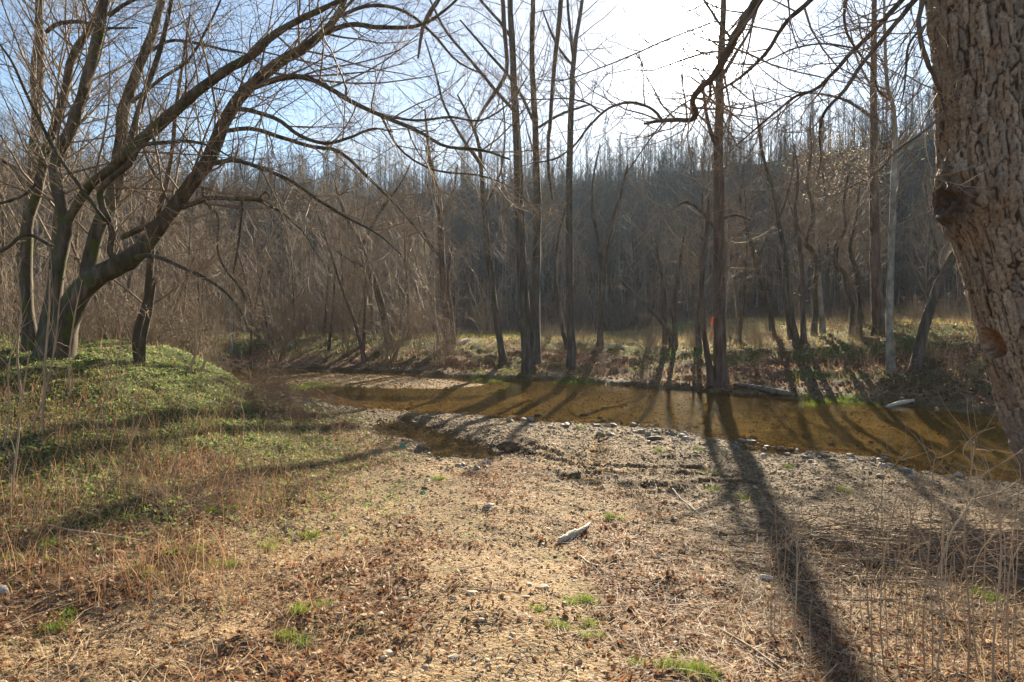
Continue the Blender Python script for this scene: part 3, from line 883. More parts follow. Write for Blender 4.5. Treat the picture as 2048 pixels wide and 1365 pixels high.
for k, (nm, lab, bark, bp, specs, nt_, ns) in enumerate(FAR):
    b = ground_at(*bp)
    if nm == 'back_tree':
        b = at(42, 700, 17.5); b[2] = zat(b[0], b[1])
    FAR_BASES.append((lab, b))
    rng = np.random.default_rng(100 + k)
    sp = []
    for j, s in enumerate(specs):
        sp.append((s, 0.0 if j < nt_ else 0.05, 0.0 if j == 0 else float(rng.uniform(-1.5, 1.5))))
    LB = limbs_px(sp, b[1], b, wig=0.06, rng=rng, wscale=0.84)
    tree_from_limbs(nm, lab, b, LB, bark, n_sub=8, n_twig=7, n_fine=3, sub_len=0.3, seed=40 + k, minr=0.0048, sides=9, ntrunk=nt_,
                    maxl=2.8, up=0.05, sub_from=0.22)
for lab, b in FAR_BASES:
    print('BASE', lab[:40], np.round(b, 2))


# ---- generic bare trees
def generic_limbs(H, r0, rng, lean=0.05, wig=0.035, n1=16, first=0.28, len1=0.34, up1=0.10, ang1=48):
    K = 14
    d = nrmz(np.array([rng.normal(0, lean), rng.normal(0, lean), 1.0]))
    P = np.zeros((K, 3)); 
    for k in range(1, K):
        d = nrmz(d + rng.normal(0, wig, 3) + np.array([0, 0, 0.02]))
        P[k] = P[k - 1] + d * H / (K - 1)
    s = np.linspace(0, 1, K)
    R = r0 * (1 - 0.88 * s ** 0.9)
    R[0] *= 1.3
    C, CR = spawn(P[None], R[None], n1, first, 0.98, ang1, 11, len1, 7, 0.013, up1, 0.085, rng, 0.006, taper=0.55)
    return P, R, C, CR


def generic_tree(H, r0, seed, minr, n1=18, n2=9, n3=7, n4=0, first=0.25, **kw):
    rng = np.random.default_rng(seed)
    P, R, C, CR = generic_limbs(H, r0, rng, n1=n1, first=first, **kw)
    CR = np.maximum(CR, minr * 1.6)
    tv, tq = tubes(P[None], R[None], 8)
    parts = [tubes(C, CR, 5)]
    D, DR = spawn(C, CR, n2, 0.12, 1.0, 43, 13, 0.48, 5, 0.008, 0.05, 0.10, rng, minr, taper=0.4)
    parts.append(tubes(D, DR, 3))
    E, ER = spawn(D, DR, n3, 0.15, 1.0, 40, 13, 0.5, 4, 0.007, 0.04, 0.09, rng, minr * 0.85, taper=0.3)
    parts.append(tubes(E, ER, 3))
    if n4:
        G, GR = spawn(E, ER, n4, 0.2, 1.0, 42, 14, 0.5, 3, 0.010, 0.04, 0.1, rng, minr * 0.7, taper=0.3)
        parts.append(tubes(G, GR, 3))
    return (tv, tq), merge(parts)


def place_tree(name, trunk_me, crown_me, loc, rz, s, label, group, cat='tree'):
    r = link(name, None, loc=loc, label=label, cat=cat, group=group)
    r.rotation_euler = (0, 0, rz); r.scale = (s, s, s)
    link('trunk', trunk_me, r)
    link('crown', crown_me, r, kind='stuff')
    return r


MID = []
for k in range(7):
    H = [8.5, 9.5, 11, 7.5, 10, 12.5, 9][k]
    (tv, tq), (cv, cq) = generic_tree(H, 0.012 * H, 300 + k, 0.0052, n1=19, n2=8, n3=6, n4=0, lean=0.09, wig=0.05)
    MID.append((H, build_mesh('mid_trunk', tv, tq, [M_BARK_MID, M_BARK_RED, M_BARK_MID, M_BARK_PALE, M_BARK_MID, M_BARK_RED, M_BARK_MID][k]), build_mesh('mid_crown', cv, cq, M_TWIG)))

rng = np.random.default_rng(5)
def scatter_mid(n, xr, yr, labels, group, hr, name, mind=1.2, cond=None):
    pts = []
    tries = 0
    while len(pts) < n and tries < n * 60:
        tries += 1
        x = rng.uniform(*xr); y = rng.uniform(*yr)
        if cond is not None and not cond(x, y): continue
        if any((x - a) ** 2 + (y - b) ** 2 < mind ** 2 for a, b in pts): continue
        if sdf(CREEK, np.array([x]), np.array([y]))[0] < 0.8: continue
        if abs(x) > 0.86 * y + 1: continue
        pts.append((x, y))
    for i, (x, y) in enumerate(pts):
        H, tm, cm = MID[rng.integers(len(MID))]
        s = rng.uniform(*hr) / H
        k_ = [m_[1] for m_ in MID].index(tm)
        look = {3: 'pale-barked ', 1: 'reddish ', 5: 'reddish '}.get(k_, 'grey-brown ')
        size = 'taller ' if s * H > sum(hr) / 2 else 'shorter '
        place_tree(name, tm, cm, (x, y, zat(x, y) - 0.1), rng.uniform(0, 6.28), s, size + look + labels, group + ', ' + size + look.strip())


# thicket on the left shore
scatter_mid(64, (-34, -3.5), (32, 52), 'thin bare tree in the tangled thicket on the far left shore', 'thicket trees on the left shore', (5.5, 9.5), 'thicket_tree', 1.1)
scatter_mid(16, (-22, -9), (16.5, 26), 'thin bare tree behind the mound beside the creek bend', 'trees behind the mound', (5, 8.5), 'thicket_tree', 1.2, cond=lambda x, y: x < -0.48 * y)
# along the field and its far edge
scatter_mid(26, (-14, 46), (50, 64), 'bare tree on the far edge of the field below the wooded hill', 'field edge trees', (8, 13), 'field_tree', 1.8)
scatter_mid(22, (7, 34), (27, 44), 'thin bare tree scattered over the right bank behind its crest', 'right bank trees', (6, 10), 'bank_tree', 1.6, cond=lambda x, y: x > 0.2 * y)

# tree that kept pale seed clusters
b = ground_at(1660, 660)
b = np.array([b[0] * 1.25, b[1] * 1.25, zat(b[0] * 1.25, b[1] * 1.25)])
H, tm, cm = MID[2]
rt = place_tree('seed_tree', tm, cm, b - np.array([0, 0, .1]), 0.6, 1.05, 'bare tree still hung with pale glinting seed clusters near its top', None)
r2 = np.random.default_rng(77)
nlf = 1500
u = nrmz(r2.normal(0, 1, (nlf, 3))) * r2.random((nlf, 1)) ** 0.4
pc = u * np.array([2.6, 2.6, 2.3]) + np.array([0.2, 0, 8.2])


# ---- hillside: ridge trees (single-mesh things) and the wood on the slope
RIDGE = []
for k in range(8):
    H = [14, 16, 15, 13, 17, 15, 12, 16][k]
    (tv, tq), (cv, cq) = generic_tree(H, 0.0105 * H, 500 + k, 0.014, n1=15, n2=6, n3=4, first=0.42, lean=0.03, wig=0.02, len1=0.24, ang1=38, up1=0.16)
    v, q = merge([(tv, tq), (cv, cq)])
    mi = np.r_[np.zeros(len(tq), int), np.ones(len(cq), int)]
    RIDGE.append(build_mesh('ridge_tree', v, q, mats=[M_BARK_MID if k % 3 else M_BARK_PALE, M_TWIG_FAR], mat_idx=mi))
rng = np.random.default_rng(9)
rcol = bpy.data.collections.new('ridge_trees')
COL.children.link(rcol)
cnt = 0
while cnt < 280:
    x = rng.uniform(-150, 96)
    ridge = np.interp(x, [-200, -100, 0, 25, 45, 62, 90, 200], [120, 138, 152, 146, 128, 106, 92, 70])
    y = ridge + rng.uniform(-6, 11)
    if abs(x) > 0.82 * y: continue
    o = bpy.data.objects.new('ridge_tree', RIDGE[cnt % 8])
    (rcol if cnt < 8 else COL).objects.link(o)
    o.location = (x, y, zat(x, y) - 0.3)
    s = rng.uniform(0.55, 0.92)
    o.rotation_euler = (0, 0, rng.uniform(0, 6.28)); o.scale = (s, s, s)
    o['label'] = ('brown slender bare tree on the ridge crest against the sky' if (cnt % 8) % 3 else 'pale-trunked slender bare tree on the ridge crest against the sky')
    o['category'] = 'tree'; o['group'] = 'trees along the ridge crest, ' + ('brown' if (cnt % 8) % 3 else 'pale')
    cnt += 1


def gn_new(name):
    g = bpy.data.node_groups.new(name, 'GeometryNodeTree')
    g.interface.new_socket('Geometry', in_out='INPUT', socket_type='NodeSocketGeometry')
    g.interface.new_socket('Geometry', in_out='OUTPUT', socket_type='NodeSocketGeometry')
    return g, g.nodes.new('NodeGroupInput'), g.nodes.new('NodeGroupOutput')


def named(g, name, typ):
    n = g.nodes.new('GeometryNodeInputNamedAttribute')
    n.data_type = typ
    n.inputs['Name'].default_value = name
    return n.outputs['Attribute']


def points_obj(name, pos, rot, scl, col=None, **kw):
    me = bpy.data.meshes.new(name)
    me.vertices.add(len(pos)); me.vertices.foreach_set('co', np.asarray(pos, np.float32).ravel())
    for nm, arr in (('rot', rot), ('scl', scl)):
        a = me.attributes.new(nm, 'FLOAT_VECTOR', 'POINT'); a.data.foreach_set('vector', np.asarray(arr, np.float32).ravel())
    if col is not None:
        a = me.attributes.new('col', 'FLOAT_COLOR', 'POINT')
        a.data.foreach_set('color', np.c_[col, np.ones(len(col))].astype(np.float32).ravel())
    return link(name, me, **kw)


def add_scatter(o, source):
    """source: collection (its visible trees) or 'stone'"""
    g, gi, go = gn_new(o.name + '_scatter')
    L = g.links.new
    ip = g.nodes.new('GeometryNodeInstanceOnPoints')
    mp = g.nodes.new('GeometryNodeMeshToPoints')
    L(gi.outputs[0], mp.inputs['Mesh'])
    L(mp.outputs[0], ip.inputs['Points'])
    ip.inputs['Pick Instance'].default_value = True
    if source == 'stone':
        gti = []
        join = g.nodes.new('GeometryNodeJoinGeometry')
        for k in range(4):
            ico = g.nodes.new('GeometryNodeMeshIcoSphere'); ico.inputs['Subdivisions'].default_value = 2; ico.inputs['Radius'].default_value = 1.0
            sp = g.nodes.new('GeometryNodeSetPosition')
            no = g.nodes.new('ShaderNodeTexNoise'); no.noise_dimensions = '4D'
            no.inputs['W'].default_value = k * 7.3; no.inputs['Scale'].default_value = 0.9; no.inputs['Detail'].default_value = 1.0
            sub = g.nodes.new('ShaderNodeVectorMath'); sub.operation = 'SUBTRACT'; sub.inputs[1].default_value = (0.5, 0.5, 0.5)
            sc = g.nodes.new('ShaderNodeVectorMath'); sc.operation = 'SCALE'; sc.inputs['Scale'].default_value = 1.5
            L(no.outputs['Color'], sub.inputs[0]); L(sub.outputs[0], sc.inputs[0]); L(sc.outputs[0], sp.inputs['Offset'])
            L(ico.outputs['Mesh'], sp.inputs['Geometry'])
            sm = g.nodes.new('GeometryNodeSetMaterial'); sm.inputs['Material'].default_value = M_STONE_I
            L(sp.outputs[0], sm.inputs['Geometry'])
            gt = g.nodes.new('GeometryNodeGeometryToInstance'); L(sm.outputs[0], gt.inputs[0])
            L(gt.outputs[0], join.inputs[0])
        L(join.outputs[0], ip.inputs['Instance'])
        nv = 4
    else:
        ci = g.nodes.new('GeometryNodeCollectionInfo')
        ci.inputs['Collection'].default_value = source
        ci.inputs['Separate Children'].default_value = True
        ci.inputs['Reset Children'].default_value = True
        L(ci.outputs[0], ip.inputs['Instance'])
        nv = len(source.objects)
    ri = g.nodes.new('FunctionNodeRandomValue'); ri.data_type = 'INT'
    ri.inputs['Min'].default_value if False else None
    for s in ri.inputs:
        if s.type == 'INT' and s.name == 'Min': s.default_value = 0
        if s.type == 'INT' and s.name == 'Max': s.default_value = nv - 1
    ro = [s for s in ri.outputs if s.type == 'INT'][0]
    L(ro, ip.inputs['Instance Index'])
    er = g.nodes.new('FunctionNodeEulerToRotation'); L(named(g, 'rot', 'FLOAT_VECTOR'), er.inputs[0])
    L(er.outputs[0], ip.inputs['Rotation'])
    L(named(g, 'scl', 'FLOAT_VECTOR'), ip.inputs['Scale'])
    L(ip.outputs[0], go.inputs[0])
    md = o.modifiers.new('scatter', 'NODES'); md.node_group = g


n = 8500
x = rng.uniform(-190, 130, n * 3); y = rng.uniform(52, 160, n * 3)
foot = np.interp(x, [-200, -60, -20, 0, 25, 45, 70, 120, 200], [40, 56, 62, 62, 58, 50, 42, 36, 30])
ridge = np.interp(x, [-200, -100, 0, 25, 45, 62, 90, 200], [120, 138, 152, 146, 128, 106, 92, 70])
ok = (y > foot + 3) & (y < ridge - np.interp(x, [-80, 12, 34], [11, 12, 2])) & (np.abs(x) < 0.85 * y + 4) & (rng.random(n * 3) < 0.35 + 0.65 * smooth(5, 40, y - foot))
x, y = x[ok][:n], y[ok][:n]
z = height(x, y) - 0.3
m = len(x)
s = rng.uniform(0.45, 0.85, m) * (0.65 + 0.35 * smooth(62, 90, y))
ho = points_obj('hillside_wood', np.c_[x, y, z], np.c_[np.zeros(m), np.zeros(m), rng.uniform(0, 6.28, m)], np.c_[s, s, s * rng.uniform(.85, 1.1, m)],
                label='leafless wood of bare trees covering the shaded hillside', cat='wood', kind='stuff')
add_scatter(ho, rcol)
print('hill trees', m)

# ------------------------------------------------------------------ the thick foreground trunk on the right
YR = 5.6
edge = [(-420, 1858), (-200, 1864), (0, 1868), (120, 1880), (300, 1890), (380, 1902), (430, 1908), (500, 1928), (620, 1958), (740, 1992), (850, 2024), (930, 2052), (1050, 2110), (1200, 2190), (1330, 2250)]
ey = np.array([e[0] for e in edge], float); ex = np.array([e[1] for e in edge], float)
rad_px = np.interp(ey, [-420, 0, 300, 400, 600, 930, 1330], [92, 100, 100, 104, 98, 104, 150])
KT = 660; ST = 300
pyv = np.linspace(1330, -420, KT)
exv = catmull(np.c_[ey, ex], 400); exv = np.interp(pyv, exv[:, 0], exv[:, 1])
rpx = np.interp(pyv, ey, rad_px)
cen = at(exv + rpx, pyv, YR)
bR = cen[0].copy(); zb = zat(bR[0], bR[1]); bR[2] = zb
radm = rpx * YR / F - 0.035
rows = cen - bR
ang = np.arange(ST) * 2 * math.pi / ST
# bark relief: vertical plates from a warped cellular pattern in (arc, height)
A, Hh = np.meshgrid(ang, rows[:, 2])
S_ = A * 0.40
def worley(u, v, seed, per):
    ui = np.floor(u).astype(np.int64); vi = np.floor(v).astype(np.int64)
    f1 = np.full(u.shape, 9.0); f2 = np.full(u.shape, 9.0); cid = np.zeros(u.shape)
    for du in (-1, 0, 1):
        for dv in (-1, 0, 1):
            cu = ui + du; cv = vi + dv
            cw = np.mod(cu, per)
            px = cu + 0.12 + 0.76 * _h(cw, cv, seed); py = cv + 0.05 + 0.9 * _h(cw, cv, seed + 1)
            dd = np.abs(u - px) * 1.0 + 0.0 + np.hypot(u - px, v - py)
            m = dd < f1
            f2 = np.where(m, f1, np.minimum(f2, dd)); cid = np.where(m, _h(cw, cv, seed + 2), cid); f1 = np.where(m, dd, f1)
    return f1, f2, cid
wu = (fbm(S_ * 9, Hh * 3, 3, 3) - .5); wv = (fbm(S_ * 6 + 9, Hh * 6, 4, 3) - .5)
per = 44
u = A / (2 * math.pi) * per + wu * 1.1
f1, f2, cid = worley(u, Hh * 3.6 + wv * 1.8, 1, per)
gap = smooth(0.03, 0.17, f2 - f1)
f1b, f2b, cidb = worley(u * 2 + 5, Hh * 16 + wv * 5, 8, per * 2)
gapb = smooth(0.0, 0.14, f2b - f1b)
relief = 0.015 * gap * (0.35 + 1.1 * cid) + 0.004 * gapb * (0.2 + 1.2 * cidb) + 0.008 * (fbm(S_ * 40, Hh * 26, 6, 4) - .5) + 0.03 * (fbm(S_ * 3, Hh * 2, 12, 3) - .5)
ter = fbm(S_ * 22, Hh * 6, 14, 3)
relief = relief + 0.022 * np.floor(ter * 11 + .6 * cid) / 11 + 0.010 * (cidb - .5) * gapb
# knot (old branch collar) and a decayed hollow, both on the camera side
def bump_at(px, py, sx, sy):
    p = at(px, py, YR - 0.36) - bR
    k = np.argmin(np.abs(rows[:, 2] - p[2]))
    a0 = math.atan2(-math.sqrt(max(radm[k] ** 2 - (p[0] - rows[k, 0]) ** 2, 1e-4)), p[0] - rows[k, 0]) % (2 * math.pi)
    da = (A - a0 + math.pi) % (2 * math.pi) - math.pi
    return da * radm[k] / sx, (Hh - p[2]) / sy
du, dv = bump_at(1968, 390, 0.23, 0.21)
q = np.hypot(du, dv)
th = np.arctan2(dv, du)
swirl = 0.02 * np.sin(9 * q + 2 * th + 4 * wu) * np.exp(-q * q * .8)
relief = relief * (1 - 0.6 * np.exp(-q * q)) + 0.12 * np.exp(-(q * 0.85) ** 2) - 0.10 * np.exp(-(q / 0.36) ** 2) + swirl * 1.6
du2, dv2 = bump_at(2040, 690, 0.13, 0.13)
q2 = np.hypot(du2, dv2) + 0.35 * (fbm(S_ * 12, Hh * 12, 19, 3) - .5)
relief = relief - 0.12 * smooth(1.05, 0.7, q2)
Rr = radm[:, None] + relief
cosA, sinA = np.cos(ang)[None], np.sin(ang)[None]
tv = np.stack([rows[:, 0:1] + Rr * cosA, rows[:, 1:2] + Rr * sinA, np.broadcast_to(rows[:, 2:3], Rr.shape) + 0.006 * (cid - .5)], -1).reshape(-1, 3)
idx = np.arange(KT * ST).reshape(KT, ST)
tq = np.stack([idx[:-1], np.roll(idx, -1, 1)[:-1], np.roll(idx, -1, 1)[1:], idx[1:]], -1).reshape(-1, 4)
pal = np.array([(0.21, 0.16, 0.12), (0.27, 0.215, 0.165), (0.36, 0.30, 0.235), (0.27, 0.20, 0.14), (0.17, 0.145, 0.12)])
pc1 = pal[np.clip((cid * 5).astype(int), 0, 4)]
pc2 = pal[np.clip((cidb * 5).astype(int), 0, 4)]
colr = 0.6 * pc1 + 0.4 * pc2
crack = np.array([0.05, 0.032, 0.022]); orange = np.array([0.30, 0.19, 0.105])
og = smooth(0.60, 0.70, fbm(S_ * 7, Hh * 5, 55, 3))[..., None]
colr = colr * (1 - 0.4 * og) + orange * 0.4 * og
colr = crack + (colr - crack) * gap[..., None] * (0.35 + 0.65 * gapb[..., None])
kn = (np.exp(-(q * 1.0) ** 2))[..., None]
kn = np.clip(kn * 1.5, 0, 1)
colr = colr * (1 - 0.8 * kn) + np.array([0.06, 0.042, 0.032]) * 0.8 * kn
hol = smooth(1.05, 0.7, q2)[..., None]
colr = colr * (1 - hol) + np.array([0.22, 0.11, 0.055]) * hol
gw = (smooth(0.2, .8, fbm(S_ * 5 + 3, Hh * 3, 77, 3)) * smooth(1.75, 1.4, Hh) * smooth(1.05, 1.3, Hh))[..., None]
colr = colr * (1 - 0.5 * gw) + np.array([0.20, 0.20, 0.21]) * 0.5 * gw
M_BIG = attr_mat('bark_plates', 0.0, 0.85, 'GEOMETRY', 0.25, noise=38.0)
rroot = link('thick_trunk_tree', None, loc=bR, label='thick flaking-bark trunk with a dark knot and long overhanging branches, nearest tree', cat='tree')
rroot['label'] = 'thick flaking-bark tree with a dark knot and long branches hanging before the sun'
link('trunk', build_mesh('big_trunk', tv, tq, M_BIG, colr.reshape(-1, 3)), rroot)


def z3(lst): return [(1200 + a * 0.414, b * 0.414, w * 0.414) for a, b, w in lst]
top = at(1960, -330, YR) - bR
big_limbs = [
    (z3([(1500, -800, 90), (1150, -500, 70), (900, -220, 58), (770, -10, 50), (705, 90, 46), (640, 200, 42), (600, 285, 38), (545, 372, 34), (478, 435, 30), (446, 495, 27), (464, 545, 26), (440, 580, 23), (390, 582, 21), (300, 584, 19), (212, 600, 12)]), 0.0, 1.2),
    (z3([(300, 584, 15), (255, 530, 14), (170, 498, 14), (90, 505, 13), (20, 540, 12), (-60, 620, 11), (-120, 700, 10), (-220, 770, 8), (-340, 790, 5)]), 1.15, 0.8),
    (z3([(540, 375, 18), (532, 420, 15), (536, 472, 10)]), .8, .0),
    (z3([(0, 545, 8), (-60, 500, 8), (-160, 478, 7), (-300, 482, 5), (-430, 480, 3)]), 1.2, 0.4),
    (z3([(1600, -600, 46), (1300, -300, 34), (1020, 0, 24), (900, 105, 20), (800, 260, 17), (680, 372, 14), (600, 425, 11), (520, 480, 8), (440, 620, 5), (400, 700, 3)]), 0.3, 1.5),
    (z3([(1850, -400, 46), (1650, -200, 34), (1460, 0, 25), (1350, 120, 22), (1200, 272, 19), (1060, 420, 16), (940, 470, 13), (850, 542, 10), (740, 632, 8), (620, 740, 5)]), 0.2, 1.0),
    (z3([(1900, -400, 42), (1700, -200, 32), (1520, 0, 25), (1400, 150, 22), (1280, 290, 19), (1180, 440, 17), (1090, 535, 14), (1060, 640, 11), (1068, 760, 7), (1050, 860, 4)]), -0.2, .6),
    (z3([(1600, -300, 30), (1555, 0, 24), (1540, 120, 22), (1562, 250, 22), (1612, 370, 20), (1650, 480, 16), (1675, 580, 10)]), -.2, .0),
    (z3([(1640, 60, 14), (1500, 200, 12), (1478, 340, 10), (1468, 440, 7), (1440, 560, 4)]), -.4, -.4),
    (z3([(1660, 545, 14), (1560, 640, 12), (1440, 722, 10), (1340, 830, 8), (1220, 900, 6), (1100, 960, 3)]), -.3, -.5),
    (z3([(440, 480, 8), (330, 560, 7), (230, 690, 6), (120, 850, 4)]), 1.0, .4),
    (z3([(640, 200, 14), (540, 60, 12), (480, -40, 10), (440, -150, 8)]), .6, .6),
    (z3([(540, 110, 9), (330, 190, 8), (150, 270, 7), (0, 330, 6), (-180, 390, 5), (-300, 385, 3)]), .9, 1.0),
    (z3([(1250, -260, 20), (1200, -60, 16), (1180, 110, 13), (1230, 230, 11), (1310, 330, 10), (1340, 430, 8), (1400, 490, 6)]), 1.5, 1.0),
    (z3([(1230, 235, 9), (1080, 212, 9), (940, 235, 8), (820, 290, 6), (700, 330, 4)]), 2.4, .6),
]
BL = limbs_px(big_limbs, YR, bR, wig=0.10, rng=np.random.default_rng(31))
rngb = np.random.default_rng(32)
parts = []
for P, R in BL:
    v, q = tubes(P[None], R[None], 10)
    v = v + roughen(v, 0.06 * np.repeat(R, 10), 30.0, 2)[:, None] * nrmz(v - np.repeat(P, 10, 0))
    link('limb', build_mesh('big_limb', v, q, M_BARK_MID), rroot)
    Ln = np.linalg.norm(np.diff(P, axis=0), axis=1).sum()
    n = int(Ln * 9) + 3
    C, CR = spawn(P[None], R[None], n, 0.15, 1.0, 55, 16, 0.3, 6, 0.010, 0.10, 0.16, rngb, 0.0028, lens=np.array([max(Ln, 2.0)]), maxl=1.1, taper=0.2)
    parts.append(tubes(C, CR, 5))
    D, DR = spawn(C, CR, 6, 0.2, 1.0, 48, 14, 0.5, 5, 0.010, 0.12, 0.14, rngb, 0.002, taper=0.3)
    parts.append(tubes(D, DR, 4))
v, q = merge(parts)
link('crown', build_mesh('big_crown', v, q, M_TWIG), rroot, kind='stuff')

# hanging vines from the far-bank tree tops
for k, pts in enumerate([[(1125, -40, 10), (1119, 40, 10), (1110, 120, 9), (1102, 230, 8), (1096, 300, 7), (1098, 350, 6), (1106, 400, 5)],
                         [(1003, -40, 9), (1008, 50, 9), (1014, 130, 8), (1004, 165, 8), (970, 215, 7), (945, 262, 4)],
                         [(900, -60, 9), (876, 0, 9), (862, 22, 9), (846, 55, 8), (840, 90, 6), (836, 118, 4)]]):
    P, R = limb_from_px(pts, 24.0 + k * 0.5, 0.4, wig=0.1)
    b = P[-1].copy()
    v, q = tubes((P - b)[None], R[None], 7)
    lab = ['long brown vine hanging straight down beside the twin-trunk tree', 'kinked vine hanging left of the twin-trunk tree top', 'short crooked vine hanging high above the ridge line'][k]
    link('hanging_vine', build_mesh('hanging_vine', v, q, M_BARK_RED), loc=b, label=lab, cat='vine')


# ------------------------------------------------------------------ shrubs, saplings, brambles, weeds
def shrub_mesh(nst, H, spread, seed, minr=0.004, n2=7, n3=4, arch=-0.03, r0=0.01, K=8):
    rng = np.random.default_rng(seed)
    P = np.zeros((nst, K, 3))
    a = rng.uniform(0, 6.28, nst)
    d = nrmz(np.c_[np.cos(a) * spread * rng.random(nst), np.sin(a) * spread * rng.random(nst), np.ones(nst)])
    P[:, 0] = np.c_[np.cos(a), np.sin(a), np.zeros(nst)] * rng.random((nst, 1)) * 0.25
    Ls = H * rng.uniform(0.55, 1.15, nst)
    for k in range(1, K):
        d = nrmz(d + rng.normal(0, 0.11, (nst, 3)) + np.array([0, 0, arch]))
        P[:, k] = P[:, k - 1] + d * (Ls / (K - 1))[:, None]
    R = np.maximum(r0 * (Ls / H)[:, None] * (1 - 0.75 * np.linspace(0, 1, K))[None], minr)
    parts = [tubes(P, R, 4)]
    C, CR = spawn(P, R, n2, 0.2, 1.0, 48, 15, 0.34, 5, 0.01, 0.03, 0.14, rng, minr * 0.8, taper=0.3)
    parts.append(tubes(C, CR, 3))
    if n3:
        D, DR = spawn(C, CR, n3, 0.2, 1.0, 45, 15, 0.5, 4, 0.01, 0.02, 0.12, rng, minr * 0.7, taper=0.3)
        parts.append(tubes(D, DR, 3))
    return merge(parts)


M_BRIAR = bark_mat('briar_cane', (0.12, 0.07, 0.05), (0.22, 0.145, 0.10), (0.36, 0.27, 0.19), 4, bump=0)
M_WEED = bark_mat('dry_weed', (0.22, 0.15, 0.095), (0.36, 0.26, 0.17), (0.52, 0.42, 0.3), 6, bump=0)
SHR = [build_mesh('shrub', *shrub_mesh(16, 2.6, 0.7, 700 + k, 0.006, 8, 3, -0.02, 0.016), M_TWIG) for k in range(4)]
BRI = [build_mesh('briar', *shrub_mesh(13, 1.7, 1.5, 720 + k, 0.0045, 4, 1, -0.19, 0.008, 11), M_BRIAR) for k in range(4)]
rng = np.random.default_rng(14)
def put(name, me, x, y, label, cat, group, s=1.0, dz=-0.04):
    o = link(name, me, loc=(x, y, zat(x, y) + dz), label=label, cat=cat, group=group)
    o.rotation_euler = (0, 0, rng.uniform(0, 6.28)); o.scale = (s, s, s * rng.uniform(.85, 1.15))
    return o


# dense shrubs of the left thicket and the far bank
i = 0
while i < 60:
    x = rng.uniform(-30, -1); y = rng.uniform(31, 50)
    if abs(x) > .84 * y or sdf(CREEK, np.array([x]), np.array([y]))[0] < .5: continue
    put('thicket_shrub', SHR[i % 4], x, y, 'tangled leafless shrub among the thicket on the left shore', 'shrub', 'leafless shrubs in the thicket', rng.uniform(.8, 1.7)); i += 1
i = 0
while i < 56:
    x = rng.uniform(-20, -5.5); y = rng.uniform(12.5, 23)
    if abs(x) > .84 * y or abs(x) < .42 * y or sdf(CREEK, np.array([x]), np.array([y]))[0] < .5: continue
    put('mound_shrub', SHR[i % 4], x, y, 'tangled leafless shrub behind the crest of the grassy mound', 'shrub', 'leafless shrubs behind the mound', rng.uniform(.3, .8)); i += 1
i = 0
while i < 80:
    x = rng.uniform(1, 30); y = rng.uniform(18, 38)
    if abs(x) > .8 * y: continue
    dcc = sdf(CREEK, np.array([x]), np.array([y]))[0]
    if y < np.interp(x, SIDE_X, SIDE_Y) or dcc < 2.5: continue
    put('bank_shrub', SHR[i % 4], x, y, 'low leafless shrub on the far bank beyond the creek', 'shrub', 'low shrubs on the far bank', rng.uniform(.25, .6)); i += 1
i = 0
while i < 46:
    x = rng.uniform(-20, 40); y = rng.uniform(60, 67)
    if abs(x) > .8 * y: continue
    put('field_shrub', SHR[i % 4], x, y, 'leafless shrub along the field edge at the hill foot', 'shrub', 'shrubs along the field edge', rng.uniform(.9, 1.9)); i += 1
# brambles at the mound's foot by the pool
for i in range(64):
    px = rng.uniform(470, 800); py = np.interp(px, [470, 600, 700, 800], [775, 815, 845, 870]) + rng.normal(0, 22)
    g = ground_at(px, py)
    if sdf(POOL, g[0:1], g[1:2])[0] < 1.1 or sdf(CREEK, g[0:1], g[1:2])[0] < 0.1: continue
    put('bramble', BRI[i % 4], g[0], g[1], 'arching brown bramble at the foot of the mound by the creek', 'bramble', 'brambles by the creek', rng.uniform(.4, .85))
for i in range(60):
    px = rng.uniform(830, 1980); py = rng.uniform(680, 765)
    g = ground_at(px, py)
    if sdf(CREEK, g[0:1], g[1:2])[0] < 0.4: continue
    put('bank_bramble', BRI[i % 4], g[0], g[1], 'low brown bramble on the far bank slope', 'bramble', 'brambles on the far bank', rng.uniform(.6, 1.1))
for i in range(34):
    px = rng.uniform(-20, 640); py = rng.uniform(850, 1050)
    g = ground_at(px, py)
    put('mound_bramble', BRI[i % 4], g[0], g[1], 'thin brown bramble growing on the near face of the mound', 'bramble', 'brambles on the mound', rng.uniform(.3, .5))


def stem_plant(name, label, cat, group, pts_list, Y, mat, seed, minr=0.0015, n2=8, lenf=0.16, up=0.2):
    rng = np.random.default_rng(seed)
    base = None; parts = []
    root = None
    for j, pts in enumerate(pts_list):
        P, R = limb_from_px(pts, Y, rng.uniform(-.3, .3), wig=0.25, rng=rng)
        if base is None:
            base = P[0].copy(); gz = zat(base[0], base[1]); base[2] = gz
            P[0, 2] = min(P[0, 2], gz - 0.03)
        P = P - base
        parts.append(tubes(P[None], R[None], 6))
        if n2:
            C, CR = spawn(P[None], R[None], n2, 0.3, 1.0, 42, 14, lenf, 5, 0.010, up * .4, 0.12, rng, minr, taper=.2)
            parts.append(tubes(C, CR, 4))
    v, q = merge(parts)
    return link(name, build_mesh(name, v, q, mat), loc=base, label=label, cat=cat, group=group)


